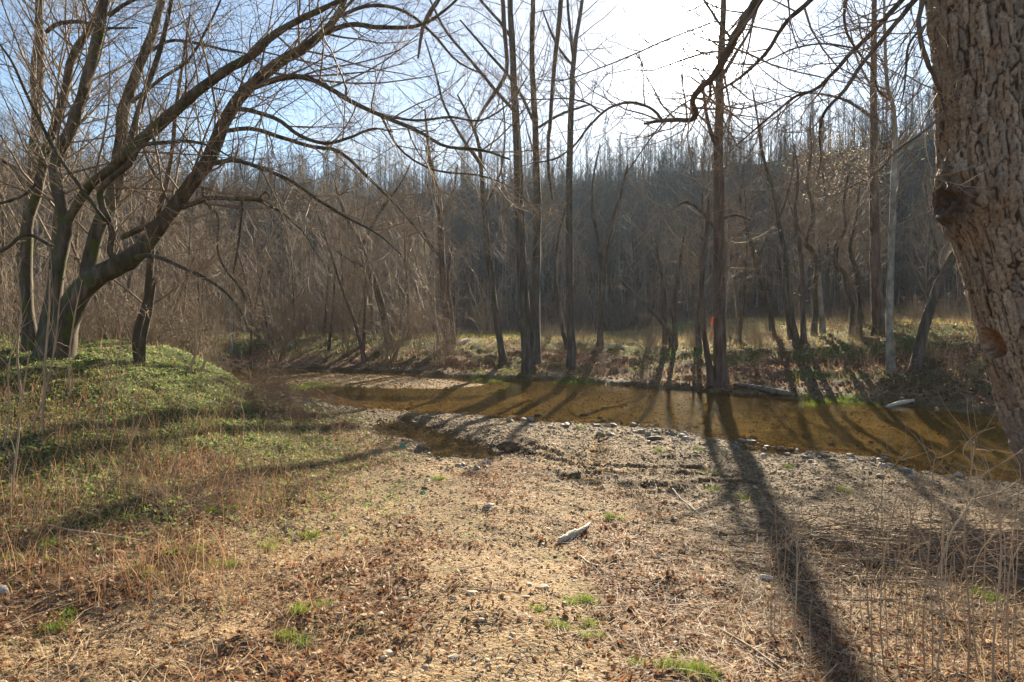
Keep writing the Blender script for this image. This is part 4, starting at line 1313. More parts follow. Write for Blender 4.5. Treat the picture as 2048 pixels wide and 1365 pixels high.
# tall dry weed stalks at the right foreground
rw = np.random.default_rng(51)
specs = [(1745, 1365, 1755, 1000, 5, 2.9), (1768, 1340, 1772, 940, 5, 3.3), (1800, 1360, 1802, 1050, 4, 2.9), (1850, 1350, 1868, 905, 6, 3.2), (1862, 1365, 1840, 1020, 5, 2.8),
         (1932, 1370, 1958, 880, 7, 2.9), (1985, 1360, 2004, 930, 8, 2.9), (1958, 1340, 1978, 1000, 5, 3.3), (1905, 1330, 1890, 980, 5, 3.4), (2025, 1360, 2040, 1010, 6, 2.8),
         (1700, 1330, 1708, 1080, 3, 3.2), (1660, 1300, 1652, 1130, 3, 3.4), (1600, 1365, 1612, 1150, 3, 2.9), (1560, 1290, 1552, 1170, 3, 3.6), (1815, 1250, 1830, 960, 4, 4.0), (1890, 1230, 1902, 930, 4, 4.2),
         (1720, 1220, 1728, 1030, 3, 4.2), (2010, 1240, 2018, 900, 5, 3.9)]
for _ in range(26):
    xa = rw.uniform(1500, 2040) ** 1.0; ya = rw.uniform(1130, 1360)
    specs.append((xa, ya, xa + rw.normal(8, 22), ya - rw.uniform(120, 300), rw.uniform(2.2, 4.2), rw.uniform(3, 5)))
for k, (x0, y0, x1, y1, w, Y) in enumerate(specs):
    mx = (x0 + x1) / 2 + rw.uniform(-10, 10)
    # depth from the ground under the foot
    g = ground_at(x0, max(y0, 1200))
    Yk = min(max(g[1], 2.9), Y + 0.8)
    p0 = at(x0, y0, Yk); p0z = zat(p0[0], p0[1])
    py0 = 682.5 - F * math.tan(math.atan2(p0z - CAM_Z, Yk) - PITCH)
    stem_plant('dry_weed_stalk', 'tall dry tan weed stalk rising at the foot of the thick trunk', 'weed', 'dry weed stalks by the thick trunk',
               [[(x0, py0, w * .6), ((x0 + mx) / 2 + rw.normal(0, 9), (py0 + y1) / 2 + 100, w * .52), (mx + rw.normal(0, 10), (y0 + y1) / 2 - 40, w * .42), (x1 + rw.normal(0, 14), y1 + 40, w * .3), (x1 + rw.normal(0, 26), y1, w * .2)]], Yk, M_WEED, 600 + k, n2=int(rw.integers(6, 16)), lenf=.2)
# bent pale twiggy stalks
stem_plant('bent_stalk', 'pale forked stalk curling leftwards in front of the thick trunk', 'weed', None,
           [[(1870, 1365, 4), (1885, 1250, 4), (1875, 1160, 4), (1905, 1060, 4), (1945, 1000, 3.4), (1952, 940, 3), (1925, 905, 2.6), (1950, 870, 2), (1990, 855, 1.4)],
            [(1945, 1000, 3), (2000, 985, 2.4), (2040, 960, 2)], [(1948, 960, 2.6), (2000, 930, 2.4), (2045, 900, 2)]], 3.0, M_WEED, 640, n2=5)
# tall saplings at the left edge
ls = [(85, 880, 100, 540, 6, 7.5), (60, 870, 120, 590, 5, 7.6), (20, 1010, 60, 700, 5, 5.6), (140, 790, 165, 560, 4, 9.5), (45, 790, 30, 520, 5, 9.8), (225, 800, 232, 600, 3, 9.6), (190, 900, 210, 700, 3, 7.4), (5, 900, 45, 640, 4, 7.0),
      (380, 745, 410, 590, 6, 13.0), (400, 745, 470, 540, 5, 14.0), (330, 980, 370, 800, 3, 6.2), (240, 960, 300, 740, 3, 6.6), (470, 940, 480, 800, 2, 7)]
for k, (x0, y0, x1, y1, w, Y) in enumerate(ls):
    g = ground_at(x0, y0)
    stem_plant('sapling', 'thin pale sapling stem standing on the grassy mound', 'sapling', 'saplings on the mound',
               [[(x0, y0, w), (x0 * .7 + x1 * .3 + rw.uniform(-12, 12), y0 * .7 + y1 * .3, w * .9), (x0 * .35 + x1 * .65 + rw.uniform(-14, 14), y0 * .35 + y1 * .65, w * .7), (x1, y1, w * .4)]], g[1], M_WEED, 660 + k, n2=7, lenf=.3)


# ------------------------------------------------------------------ ground cover
def zfast(x, y):
    return height(x, y)


def in_view(x, y, m=1.08):
    return np.abs(x) < 0.75 * m * y + 0.6


def leaf_cloud(pos, size, rng, tilt=0.6, curl=1.0, shape=None):
    n = len(pos)
    t = np.array([(0, -1, 0), (.55, -.15, .28), (.36, .55, .22), (0, 1, .08), (-.36, .55, .22), (-.55, -.15, .28)]) if shape is None else shape
    v = np.repeat(t[None], n, 0) * size[:, None, None]
    v[:, :, 2] *= (curl * rng.uniform(-0.7, 2.2, n))[:, None]
    v[:, :, 0] *= rng.uniform(.6, 1.2, n)[:, None]
    a = rng.uniform(0, 6.28, n); b = rng.normal(0, tilt, n); c = rng.normal(0, tilt, n)
    # rotate x by b, y by c, z by a
    y_ = v[:, :, 1] * np.cos(b)[:, None] - v[:, :, 2] * np.sin(b)[:, None]; z_ = v[:, :, 1] * np.sin(b)[:, None] + v[:, :, 2] * np.cos(b)[:, None]
    x_ = v[:, :, 0] * np.cos(c)[:, None] + z_ * np.sin(c)[:, None]; z_ = -v[:, :, 0] * np.sin(c)[:, None] + z_ * np.cos(c)[:, None]
    X = x_ * np.cos(a)[:, None] - y_ * np.sin(a)[:, None]; Y = x_ * np.sin(a)[:, None] + y_ * np.cos(a)[:, None]
    out = np.stack([X, Y, z_], -1)
    lift = -out[:, :, 2].min(1) * 0.7
    out += pos[:, None, :]; out[:, :, 2] += lift[:, None]
    k = np.arange(n)[:, None] * 6
    q = np.concatenate([k + np.array([[0, 1, 2, 3]]), k + np.array([[0, 3, 4, 5]])])
    return out.reshape(-1, 3), q


def pick(pal, n, rng, var=0.25):
    p = np.asarray(pal)[rng.integers(len(pal), size=n)]
    return p * rng.uniform(1 - var, 1 + var, (n, 1))


def blades(pos, H, W, rng, K=4, bend=0.5, spread=0.35, flat=0.0):
    n = len(pos)
    a = rng.uniform(0, 6.28, n)
    lean = np.c_[np.cos(a), np.sin(a)]
    tilt = np.abs(rng.normal(0, spread, n)) + flat
    face = rng.uniform(0, 6.28, n)
    wv = np.c_[np.cos(face), np.sin(face), np.zeros(n)]
    out = np.zeros((n, K, 2, 3))
    p = pos.copy()
    ang = tilt.copy()
    for k in range(K):
        w = W * (1 - k / (K - 1)) ** 0.7
        if k == K - 1: w = W * 0.12
        out[:, k, 0] = p - wv * w[:, None] * .5
        out[:, k, 1] = p + wv * w[:, None] * .5
        st = H / (K - 1)
        p = p + np.c_[lean * (np.sin(ang) * st)[:, None], np.cos(ang) * st]
        ang = np.minimum(ang + bend * rng.uniform(.3, 1.4, n), 1.75)
    idx = np.arange(n * K * 2).reshape(n, K, 2)
    q = np.stack([idx[:, :-1, 0], idx[:, :-1, 1], idx[:, 1:, 1], idx[:, 1:, 0]], -1).reshape(-1, 4)
    return out.reshape(-1, 3), q, K * 2


def sample(n, y0, y1, rng, dens, xr=None, pw=1.0):
    """points on the ground in the viewed wedge, thinned by dens(x,y,zones)"""
    y = y0 + (y1 - y0) * rng.random(n) ** pw
    x = (rng.random(n) * 2 - 1) * (0.80 * y + 0.8)
    if xr is not None: x = rng.uniform(xr[0], xr[1], n)
    Zc, dc, dp, far = zones(x, y)
    keep = rng.random(n) < dens(x, y, Zc, dc, dp, far)
    x, y = x[keep], y[keep]
    return np.c_[x, y, zfast(x, y)]


rng = np.random.default_rng(21)
OUTW = lambda dc, dp: (dc > 0.1) & (dp > 0.1)
LEAFPAL = [(0.16, 0.07, 0.035), (0.23, 0.10, 0.045), (0.12, 0.055, 0.03), (0.19, 0.09, 0.05), (0.29, 0.17, 0.10), (0.33, 0.24, 0.155), (0.40, 0.30, 0.2), (0.15, 0.075, 0.045), (0.36, 0.24, 0.14), (0.25, 0.115, 0.05), (0.42, 0.31, 0.2), (0.11, 0.06, 0.04)]
# near leaf litter
p = sample(150000, 2.6, 13, rng, lambda x, y, Z, dc, dp, far: np.clip((Z[:, 2] * 0.95 + 0.10) * (1 - .5 * Z[:, 1]) * (1 - .8 * Z[:, 0]), 0, 1) * OUTW(dc, dp), pw=1.15)
v, q = leaf_cloud(p, rng.uniform(0.007, 0.024, len(p)) * (1 + .5 * (rng.random(len(p)) < .08)), rng, 0.6)
link('leaf_litter', build_mesh('leaf_litter', v, q, M_LEAF, np.repeat(pick(LEAFPAL, len(p), rng, .35), 6, 0), smooth_shade=False), kind='stuff', label='brown fallen leaves strewn over the near ground', cat='leaves')
print('leaves', len(p))
# leaf litter of the far bank
p = sample(80000, 17, 46, rng, lambda x, y, Z, dc, dp, far: (far & (dc > 0.3)) * (0.85 - 0.5 * Z[:, 1]), pw=1.3)
v, q = leaf_cloud(p, rng.uniform(0.03, 0.075, len(p)), rng, 0.75)
link('bank_leaf_litter', build_mesh('bank_leaf_litter', v, q, M_LEAF, np.repeat(pick(LEAFPAL, len(p), rng, .35), 6, 0), smooth_shade=False), kind='stuff', label='brown fallen leaves covering the far bank', cat='leaves')
# green ground cover of the mound (small round leaves)
GPAL = [(0.13, 0.20, 0.05), (0.18, 0.25, 0.07), (0.09, 0.14, 0.04), (0.24, 0.29, 0.11), (0.2, 0.24, 0.09)]
p = sample(150000, 4, 17, rng, lambda x, y, Z, dc, dp, far: (~far) * Z[:, 1] * (x < -1.0 - .1 * (y - 5)) * smooth(4.5, 6, y) * OUTW(dc, dp), pw=.9)
v, q = leaf_cloud(p + np.array([0, 0, .012]), rng.uniform(0.010, 0.028, len(p)), rng, 0.8, 0.6)
link('mound_ground_cover', build_mesh('mound_ground_cover', v, q, M_GRASS, np.repeat(pick(GPAL, len(p), rng, .3), 6, 0), smooth_shade=False), kind='stuff', label='low green leafy ground cover on the mound', cat='ground cover')
print('cover', len(p))


def grass_obj(name, p, H, W, pal, mat, label, K=4, bend=.5, spread=.35, flat=0.0, tip=None):
    v, q, k = blades(p, H, W, rng, K, bend, spread, flat)
    c = np.repeat(pick(pal, len(p), rng, .3), k, 0)
    link(name, build_mesh(name, v, q, mat, c, smooth_shade=False), kind='stuff', label=label, cat='grass')


SPAL = [(0.42, 0.31, 0.18), (0.34, 0.23, 0.13), (0.50, 0.40, 0.26), (0.27, 0.17, 0.10), (0.38, 0.26, 0.15)]
# dry straw on the mound face and right foreground
p = sample(60000, 2.7, 14, rng, lambda x, y, Z, dc, dp, far: OUTW(dc, dp) * np.clip(0.9 * smooth(-0.8, -2.5, x + .1 * (y - 6)) * smooth(0.35, 0.6, fbm(x, y, 210, 3) + .08) + 0.9 * smooth(0.9, 2.0, x) * smooth(9, 4, y) * smooth(.38, .6, fbm(x * 1.3, y * 1.3, 211, 3) + .06) + 0.05, 0, 1))
n = len(p)
grass_obj('dry_grass', p, rng.uniform(.05, .26, n), rng.uniform(.0022, .0055, n), SPAL, M_STRAW, 'dry tan grass matted over the near ground', 4, .4, .75, .25)
print('straw', n)
# fallen straw lying flat
p = sample(60000, 2.6, 10, rng, lambda x, y, Z, dc, dp, far: OUTW(dc, dp) * (0.25 + 0.5 * Z[:, 2]))
n = len(p)
grass_obj('fallen_straw', p + np.array([0, 0, .01]), rng.uniform(.06, .3, n), rng.uniform(.002, .005, n), SPAL, M_STRAW, 'dry straw lying flat on the near ground', 3, .05, .1, 1.42)
# green tufts: clustered
tuft_px = [(605, 1225), (580, 1285), (445, 1137), (120, 1250), (275, 1160), (600, 1065), (535, 1095), (400, 1120), (1345, 1335), (1385, 1350), (1310, 1350), (1150, 1220), (1095, 1250), (1195, 1265), (1165, 860), (1195, 868), (1320, 905), (1395, 900), (1580, 935), (1425, 938), (1490, 1000), (1430, 985), (1225, 1040),
           (600, 776), (620, 777), (590, 779), (1150, 768), (1175, 768), (1130, 766), (960, 756), (990, 757), (1015, 759), (1640, 800), (1715, 800), (1660, 803), (880, 965), (1700, 985), (430, 1030), (200, 1050), (100, 1080), (30, 1100), (250, 1030), (470, 1025), (1950, 1190), (2000, 1205)]
pp = []; HH = []
for a, b in tuft_px:
    g = ground_at(a, b)
    far_ = g[1] > 17
    for _ in range(3):
        off = rng.normal(0, 0.08 if not far_ else 0.45, 2)
        c = g[:2] + off
        m = int(rng.integers(60, 150)) if not far_ else 220
        q_ = c + rng.normal(0, 0.035 if not far_ else 0.2, (m, 2))
        pp.append(q_); HH.append(rng.uniform(.02, .065, m) * (1 if not far_ else 2.0))
pp = np.concatenate(pp); HH = np.concatenate(HH)
pp = np.c_[pp, np.maximum(zfast(pp[:, 0], pp[:, 1]), WZ - 0.02)]
grass_obj('grass_tufts', pp, HH, 0.05 * HH + .001, [(0.11, 0.18, 0.02), (0.15, 0.22, 0.03), (0.08, 0.13, 0.02), (0.21, 0.23, 0.05)], M_GRASS, 'small bright green grass tufts dotted over the ground', 3, .4, .4)
# green grass among the straw on the mound's face
p = sample(42000, 3, 13, rng, lambda x, y, Z, dc, dp, far: OUTW(dc, dp) * (x < -.2) * smooth(.52, .66, fbm(x * 1.1, y * 1.1, 230, 3)) * smooth(-0.3, -2.2, x) )
n = len(p)
grass_obj('mound_grass', p, rng.uniform(.03, .11, n), rng.uniform(.002, .005, n), [(0.13, 0.19, 0.04), (0.19, 0.24, 0.06), (0.10, 0.15, 0.035)], M_GRASS, 'green grass patches on the near face of the mound', 4, .35, .4)
# far bank and field grass
p = sample(54000, 19, 62, rng, lambda x, y, Z, dc, dp, far: far * (dc > .5) * np.clip(Z[:, 1] * 1.0 + .12 + .3 * (y > 34), 0, 1), pw=1.2)
n = len(p)
grass_obj('field_grass', p, rng.uniform(.06, .2, n) * (1 + p[:, 1] / 60), rng.uniform(.008, .018, n) * (p[:, 1] / 30), [(0.27, 0.28, 0.06), (0.36, 0.33, 0.10), (0.19, 0.23, 0.05), (0.42, 0.36, 0.16)], M_GRASS, 'short yellow-green grass of the field and far bank', 3, .4, .4)
print('field', n)

p = sample(26000, 4.2, 13, rng, lambda x, y, Z, dc, dp, far: OUTW(dc, dp) * (~far) * smooth(-1.0, -2.6, x + .12 * (y - 6)) * smooth(.42, .62, fbm(x * .9, y * .9, 240, 3) + .05) * smooth(14, 8, y))
n = len(p)
grass_obj('mound_weeds', p, rng.uniform(.12, .5, n), rng.uniform(.0025, .0055, n), [(0.24, 0.125, 0.065), (0.30, 0.17, 0.09), (0.36, 0.23, 0.13), (0.16, 0.08, 0.045)], M_STRAW, 'brown dry weed stems standing on the near face of the mound', 5, .13, .3)
p = sample(60000, 17, 46, rng, lambda x, y, Z, dc, dp, far: far * (dc > .8) * smooth(.45, .62, fbm(x * .45, y * .45, 250, 3) + .12 * smooth(8, 15, x)) * .8, pw=1.3)
n = len(p)
grass_obj('bank_weeds', p, rng.uniform(.15, .65, n), rng.uniform(.006, .014, n), [(0.22, 0.14, 0.09), (0.30, 0.20, 0.13), (0.16, 0.10, 0.07), (0.36, 0.26, 0.17)], M_STRAW, 'brown dry weeds covering parts of the far bank', 4, .2, .35)
# gravel (instanced stones)
GRAV = [(0.38, 0.265, 0.145), (0.46, 0.335, 0.19), (0.29, 0.20, 0.11), (0.54, 0.43, 0.28), (0.42, 0.28, 0.14), (0.33, 0.27, 0.20)]
p = sample(150000, 2.7, 20, rng, lambda x, y, Z, dc, dp, far: (~far) * np.clip((1 - .85 * Z[:, 2]) * (1 - Z[:, 1]) * (0.55 + .45 * np.maximum(Z[:, 0], smooth(9, 3, dc))), 0, 1) * (x > -5) * (dc > -1.2), pw=.8)
p2 = sample(30000, 16, 36, rng, lambda x, y, Z, dc, dp, far: ((sdf(BAR, x, y) < .3) | ((dc < 0.5) & (dc > -1.0))) * 0.9)
p3 = sample(40000, 12, 30, rng, lambda x, y, Z, dc, dp, far: (dc < -.5) * .8)
p = np.concatenate([p, p2, p3])
n = len(p)
dd = p[:, 1]
s = rng.uniform(.004, .009, n) * (1 + rng.pareto(3.5, n)).clip(1, 3.2) * (0.5 + dd / 14)
scl = np.c_[s * rng.uniform(.8, 1.5, n), s * rng.uniform(.8, 1.3, n), s * rng.uniform(.3, .6, n)]
gr = points_obj('gravel', p + np.c_[np.zeros(n), np.zeros(n), s * .1], np.c_[rng.normal(0, .25, n), rng.normal(0, .25, n), rng.uniform(0, 6.28, n)], scl, pick(GRAV, n, rng, .3) * np.where((sdf(CREEK, p[:, 0], p[:, 1]) < -.15)[:, None], np.array([[0.95, .66, .30]]), 1.0 - np.clip(zones(p[:, 0], p[:, 1])[0][:, :1], 0, 1) * np.array([[.55, .56, .56]])),
                kind='stuff', label='loose tan gravel of the creek bed and trail', cat='gravel')
add_scatter(gr, 'stone')
print('gravel', n)
# twigs strewn on the ground
p = sample(9000, 2.7, 14, rng, lambda x, y, Z, dc, dp, far: OUTW(dc, dp) * (0.12 + .5 * (x > 2.0) * smooth(11, 5, y) + 0.2 * (x < -2)))
n = len(p)
a = rng.uniform(0, 6.28, n)
P = np.zeros((n, 4, 3)); P[:, 0] = p + np.array([0, 0, .01])
Ls = rng.uniform(.06, .45, n)
dz = rng.normal(0, .08, n)
for k in range(1, 4):
    a = a + rng.normal(0, .25, n)
    P[:, k] = P[:, k - 1] + np.c_[np.cos(a), np.sin(a), dz] * (Ls / 3)[:, None]
P[:, :, 2] = np.maximum(P[:, :, 2], zfast(P[:, :, 0], P[:, :, 1]) + .004)
v, q = tubes(P, np.repeat(rng.uniform(.0015, .004, n)[:, None], 4, 1), 4)
link('strewn_twigs', build_mesh('strewn_twigs', v, q, M_WEED), kind='stuff', label='small dry twigs strewn over the near ground', cat='twigs')
# flood debris heap of sticks on the right
nst = 900
g0 = ground_at(1900, 1120)
c = rng.normal(0, 1, (nst, 2)) * np.array([1.1, .55]) + g0[:2] + np.array([.25, 0])
a = rng.normal(-0.45, .35, nst)
P = np.zeros((nst, 5, 3))
P[:, 0] = np.c_[c, zfast(c[:, 0], c[:, 1]) + np.abs(rng.normal(0, .06, nst)) * np.exp(-((c[:, 0] - g0[0]) / 1.4) ** 2)]
Ls = rng.uniform(.25, 1.0, nst)
dz = rng.normal(0, .07, nst)
for k in range(1, 5):
    a = a + rng.normal(0, .16, nst)
    P[:, k] = P[:, k - 1] + np.c_[np.cos(a), np.sin(a), dz] * (Ls / 4)[:, None]
P[:, :, 2] = np.maximum(P[:, :, 2], zfast(P[:, :, 0], P[:, :, 1]) + .006)
v, q = tubes(P, np.repeat(rng.uniform(.002, .008, nst)[:, None], 5, 1) * np.linspace(1, .5, 5)[None], 5)
link('flood_debris', build_mesh('flood_debris', v, q, M_LOG), kind='stuff', label='dark heap of flood-washed sticks near the thick trunk', cat='debris')

# seed clusters of the seed tree (needs leaf_cloud)
v, q = leaf_cloud(pc, r2.uniform(0.025, 0.055, nlf), r2, 1.2)
o = link('seed_clusters', build_mesh('seed_clusters', v, q, M_LEAF, np.repeat(pick([(0.62, 0.50, 0.34), (0.5, 0.38, 0.25), (0.7, 0.62, 0.5)], nlf, r2, .2), 6, 0), smooth_shade=False), rt, kind='stuff')


# ------------------------------------------------------------------ small things
def stone_mesh(name, sx, sy, sz, seed, col):
    rng = np.random.default_rng(seed)
    nu, nv = 16, 9
    v = []
    for j in range(nv):
        th = math.pi * j / (nv - 1)
        for i in range(nu):
            ph = 2 * math.pi * i / nu
            v.append((math.sin(th) * math.cos(ph), math.sin(th) * math.sin(ph), math.cos(th)))
    v = np.array(v)
    # chop with random planes for a broken, slabby look
    for _ in range(9):
        d = nrmz(rng.normal(0, 1, 3) * np.array([1, 1, .7])); c = rng.uniform(.55, .85)
        ex_ = np.maximum(v @ d - c, 0)
        v = v - ex_[:, None] * d
    v = np.sign(v) * np.abs(v) ** 0.85
    v = v * np.array([sx, sy, sz])
    idx = np.arange(nu * nv).reshape(nv, nu)
    q = np.stack([idx[:-1], np.roll(idx, -1, 1)[:-1], np.roll(idx, -1, 1)[1:], idx[1:]], -1).reshape(-1, 4)[:, ::-1]
    cc = np.tile(np.asarray(col), (len(v), 1)) * np.random.default_rng(seed).uniform(.85, 1.1, (len(v), 1))
    return build_mesh(name, v, q, M_STONE, cc, smooth_shade=False)


def put_stone(px, py, w, label, seed, col=(0.46, 0.39, 0.29), asp=.6, hgt=.35, group=None, rz=None):
    g = ground_at(px, py, True)
    s = w * 0.5 * g[1] / F
    o = link('flat_stone' if hgt < .5 else 'stone', stone_mesh('stone', s, s * asp, s * hgt, seed, col), loc=(g[0], g[1], g[2] + s * hgt * .35), label=label, cat='stone', group=group)
    o.rotation_euler = (0, 0, rz if rz is not None else np.random.default_rng(seed).uniform(0, 6.28))


put_stone(944, 1188, 26, 'small pale tan stone half sunk in the middle of the trail', 1, rz=0)
put_stone(908, 1320, 30, 'pale cream flat stone on the gravel trail close to the camera', 2, (0.55, 0.49, 0.39), rz=.2)
put_stone(775, 1312, 26, 'squarish tan stone standing in the trail gravel', 3, hgt=.7)
put_stone(1082, 1178, 34, 'broad tan slab stone lying in the trail beside leaf litter', 4, (0.42, 0.34, 0.23), rz=.1)
put_stone(1050, 1197, 26, 'long ochre stone in front of the tan slab stone', 5, (0.40, 0.28, 0.16), .5, .25, rz=0)
put_stone(1528, 1160, 38, 'pale rectangular block of stone on dry grass left of the tree shadow', 6, (0.62, 0.57, 0.48), .45, .42, rz=-.08)
put_stone(335, 1200, 30, 'orange-tan flat stone on the straw below the mound', 7, (0.52, 0.36, 0.2), .5, .22, rz=.1)
put_stone(230, 1115, 40, 'rusty brown stone in the straw below the mound', 8, (0.28, 0.13, 0.06), .6, .4, rz=.3)
put_stone(4, 1188, 30, 'rounded grey stone lying in the straw at the mound foot', 9, (0.42, 0.39, 0.35), .8, .6)
put_stone(1310, 882, 34, 'dark wet stone breaking the creek surface at the gravel edge', 10, (0.12, 0.10, 0.07), .5, .4, rz=0)
rs = np.random.default_rng(61)
for k in range(120):
    u_ = rs.random()
    px = rs.uniform(1020, 1990)
    py = np.interp(px, [a for a, b in near_px[::-1]], [b for a, b in near_px[::-1]]) + rs.normal(4, 11) * (1 + .5 * (px > 1600))
    if py < 830 or py > 1010: continue
    put_stone(px, py, rs.uniform(8, 20), 'wet grey creek stone along the near waterline', 900 + k, tuple(np.array([0.27, 0.24, 0.20]) * rs.uniform(.6, 1.5)), rs.uniform(.5, .9), rs.uniform(.4, .7), 'stones along the near waterline')
for k in range(26):
    px = rs.uniform(760, 1010); py = np.interp(px, [760, 860, 920, 1000], [852, 905, 930, 928]) + rs.normal(5, 5)
    put_stone(px, py, rs.uniform(8, 18), 'small grey stone on the rim of the side pool', 1100 + k, tuple(np.array([0.3, 0.26, 0.21]) * rs.uniform(.6, 1.4)), rs.uniform(.5, .9), rs.uniform(.4, .7), 'stones round the side pool')
for k in range(40):
    px = rs.uniform(640, 1160); py = rs.uniform(1150, 1360)
    put_stone(px, py, rs.uniform(9, 20), 'small tan stone embedded in the dry gravel trail', 1200 + k, tuple(np.array([0.42, 0.34, 0.24]) * rs.uniform(.75, 1.25)), rs.uniform(.5, .9), rs.uniform(.3, .6), 'stones in the trail')


def stick(name, label, cat, px_pts, mat, lift=0.02, sides=8, seed=0, rough=.12, air=None):
    P = []; R = []
    g = [ground_at(a, b, True) for a, b, w in px_pts]
    for gg, (a, b, w) in zip(g, px_pts):
        P.append(gg); R.append(w * .5 * gg[1] / F)
    P = np.array(P); R = np.array(R)
    P[:, 2] += R * .55 + lift
    c = catmull(np.c_[P, R], max(10, 5 * len(P)))
    P, R = c[:, :3], np.maximum(c[:, 3], .001)
    R[0] *= .5; R[-1] *= .35
    b = P[len(P) // 2].copy(); b[2] -= R.max()
    v, q = tubes((P - b)[None], R[None], sides)
    rr = np.random.default_rng(seed)
    v = v + rr.normal(0, 1, v.shape) * rough * np.repeat(R, sides)[:, None]
    n_ = len(v)
    caps = np.array([np.arange(sides)[::-1], np.arange(n_ - sides, n_)])
    return link(name, build_mesh(name, v, [q, caps], mat), loc=b, label=label, cat=cat)


stick('driftwood', 'short weathered grey driftwood piece lying on the trail', 'driftwood', [(1118, 1088, 13), (1132, 1080, 15), (1148, 1072, 15), (1164, 1067, 11)], M_WOOD, 0, 10, 1)
stick('driftwood', 'small pale wood chip beside the grey driftwood piece', 'driftwood', [(1140, 1078, 8), (1160, 1070, 9), (1172, 1060, 7), (1180, 1050, 4)], M_WOOD, .02, 8, 2)
stick('driftwood', 'short dry wood splinter lying above the brown leaf patch', 'driftwood', [(968, 1018, 7), (978, 1014, 8), (988, 1011, 5)], M_WOOD, 0, 8, 3)
stick('dead_stick', 'thin grey dead stick slanting across the tyre-marked gravel', 'stick', [(1345, 982, 4), (1360, 1000, 4), (1382, 1018, 4), (1398, 1033, 3)], M_WOOD, .01, 6, 4)
stick('dead_stick', 'forked thin twig lying on leaves below the driftwood', 'stick', [(1160, 1117, 4), (1178, 1130, 4), (1196, 1136, 3)], M_WOOD, .01, 6, 5)
stick('dead_stick', 'long bent straw-coloured stick curving across the left straw', 'stick', [(95, 1062, 3), (150, 1075, 4), (220, 1085, 4), (285, 1092, 3)], M_WEED, .03, 6, 6)
stick('dead_stick', 'thin pale stick lying along the bottom right dry grass', 'stick', [(1430, 1260, 4), (1490, 1300, 5), (1540, 1330, 5), (1580, 1362, 4)], M_WEED, .02, 6, 7)
stick('fallen_log', 'grey fallen log lying along the far waterline right of the stout tree', 'log', [(1470, 772, 9), (1500, 778, 11), (1535, 785, 13), (1562, 790, 13), (1590, 792, 8)], M_LOG, 0, 10, 8)
stick('fallen_log', 'pale mossy log end lying on the right shore of the creek', 'log', [(1772, 818, 7), (1795, 812, 9), (1815, 808, 8), (1830, 805, 5)], M_WOOD, 0.02, 10, 9)
stick('fallen_log', 'short pale broken log on top of the far left bank', 'log', [(915, 692, 8), (925, 688, 10), (936, 684, 8)], M_WOOD, .05, 8, 10)

# litter scraps and the orange marking ribbon
def plain(name, col, rough=.4, trans=0.3):
    m, nt, out = new_mat(name)
    b = N(nt, 'ShaderNodeBsdfPrincipled')
    n1 = N(nt, 'ShaderNodeTexNoise', i_Scale=20.0, i_Detail=3.0)
    r = ramp(nt, [(0.3, tuple(c * .75 for c in col)), (0.7, col)])
    nt.links.new(n1.outputs['Fac'], r.inputs[0]); nt.links.new(r.outputs[0], b.inputs['Base Color'])
    b.inputs['Roughness'].default_value = rough
    t = N(nt, 'ShaderNodeBsdfTranslucent'); nt.links.new(r.outputs[0], t.inputs[0])
    ms = N(nt, 'ShaderNodeMixShader'); ms.inputs[0].default_value = trans
    nt.links.new(b.outputs[0], ms.inputs[1]); nt.links.new(t.outputs[0], ms.inputs[2])
    nt.links.new(ms.outputs[0], out.inputs[0])
    return m


def crumpled(name, label, px, py, w, h, mat, seed, cat):
    g = ground_at(px, py, True)
    rr = np.random.default_rng(seed)
    n = 9
    U, V = np.meshgrid(np.linspace(-1, 1, n), np.linspace(-1, 1, n))
    r = np.hypot(U, V)
    s = w * .5 * g[1] / F
    zz = h * s * (1.1 - r ** 2 * .7) + rr.normal(0, .16 * s, U.shape)
    zz = np.where(r > 1.15, -0.02, np.maximum(zz, -.02))
    v = np.stack([U * s + rr.normal(0, .1 * s, U.shape), V * s * .8 + rr.normal(0, .1 * s, U.shape), zz], -1).reshape(-1, 3)
    idx = np.arange(n * n).reshape(n, n)
    q = np.stack([idx[:-1, :-1], idx[:-1, 1:], idx[1:, 1:], idx[1:, :-1]], -1).reshape(-1, 4)
    link(name, build_mesh(name, v, q, mat, smooth_shade=False), loc=g, label=label, cat=cat)


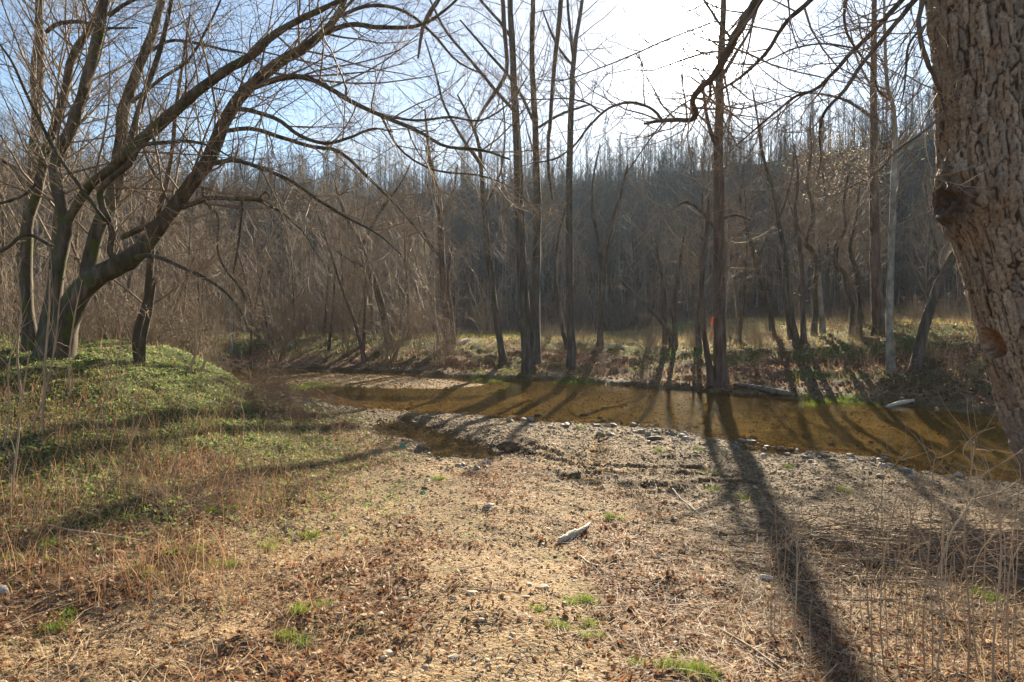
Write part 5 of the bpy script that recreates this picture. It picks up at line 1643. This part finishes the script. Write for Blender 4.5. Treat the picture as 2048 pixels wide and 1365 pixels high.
M_GREENP = plain('green_plastic', (0.10, 0.50, 0.30))
M_PALEP = plain('pale_plastic', (0.45, 0.55, 0.55))
crumpled('plastic_scrap', 'crumpled green plastic litter at the rim of the side pool', 805, 897, 17, .8, M_GREENP, 1, 'litter')
crumpled('plastic_scrap', 'small green bottle scrap in the grass below the side pool', 846, 989, 11, .8, M_GREENP, 2, 'litter')
crumpled('plastic_scrap', 'pale clear plastic scrap in the grass between two green scraps', 855, 962, 9, .8, M_PALEP, 3, 'litter')
M_RIB = plain('orange_ribbon', (0.5, 0.07, 0.02), .6, .3)
bt = [b for l, b in FAR_BASES if l.startswith('stout')][0]
P, R = limb_from_px([(1426, 634, 4), (1423, 648, 5), (1424, 660, 4), (1421, 670, 2)], bt[1] - 0.35, 0, K=10)
bb = P[-1].copy()
P = P - bb
wv = np.array([1, .25, 0]); wv = wv / np.linalg.norm(wv)
tw = np.linspace(0, 2.2, 10)
side = np.c_[np.cos(tw), np.sin(tw), np.zeros(10)]
v = np.stack([P - side * R[:, None], P + side * R[:, None]], 1).reshape(-1, 3)
i10 = np.arange(20).reshape(10, 2)
q = np.stack([i10[:-1, 0], i10[:-1, 1], i10[1:, 1], i10[1:, 0]], -1)
link('marking_ribbon', build_mesh('marking_ribbon', v, q, M_RIB), loc=bb, label='orange marking ribbon tied to the stout reddish tree', cat='ribbon')

# ------------------------------------------------------------------ haze
HAZE = 0.00015
if HAZE > 0:
    x0, x1, y0, y1, zz0, zz1 = -420, 420, -60, 440, -60, 75
    v = np.array([(a, b, c) for c in (zz0, zz1) for b in (y0, y1) for a in (x0, x1)], float)
    f = np.array([(0, 2, 3, 1), (4, 5, 7, 6), (0, 1, 5, 4), (2, 6, 7, 3), (0, 4, 6, 2), (1, 3, 7, 5)])
    m, nt, out = new_mat('haze_air')
    pv = N(nt, 'ShaderNodeVolumePrincipled')
    pv.inputs['Color'].default_value = (0.55, 0.75, 1.0, 1)
    pv.inputs['Density'].default_value = HAZE
    pv.inputs['Anisotropy'].default_value = 0.45
    nt.links.new(pv.outputs[0], out.inputs['Volume'])
    link('haze', build_mesh('haze', v, f, m, smooth_shade=False), kind='stuff')
tot = 0
for me_ in bpy.data.meshes:
    tot += sum(1 for _ in [0]) and len(me_.loops) - 2 * len(me_.polygons)
print('TRIANGLES', tot)
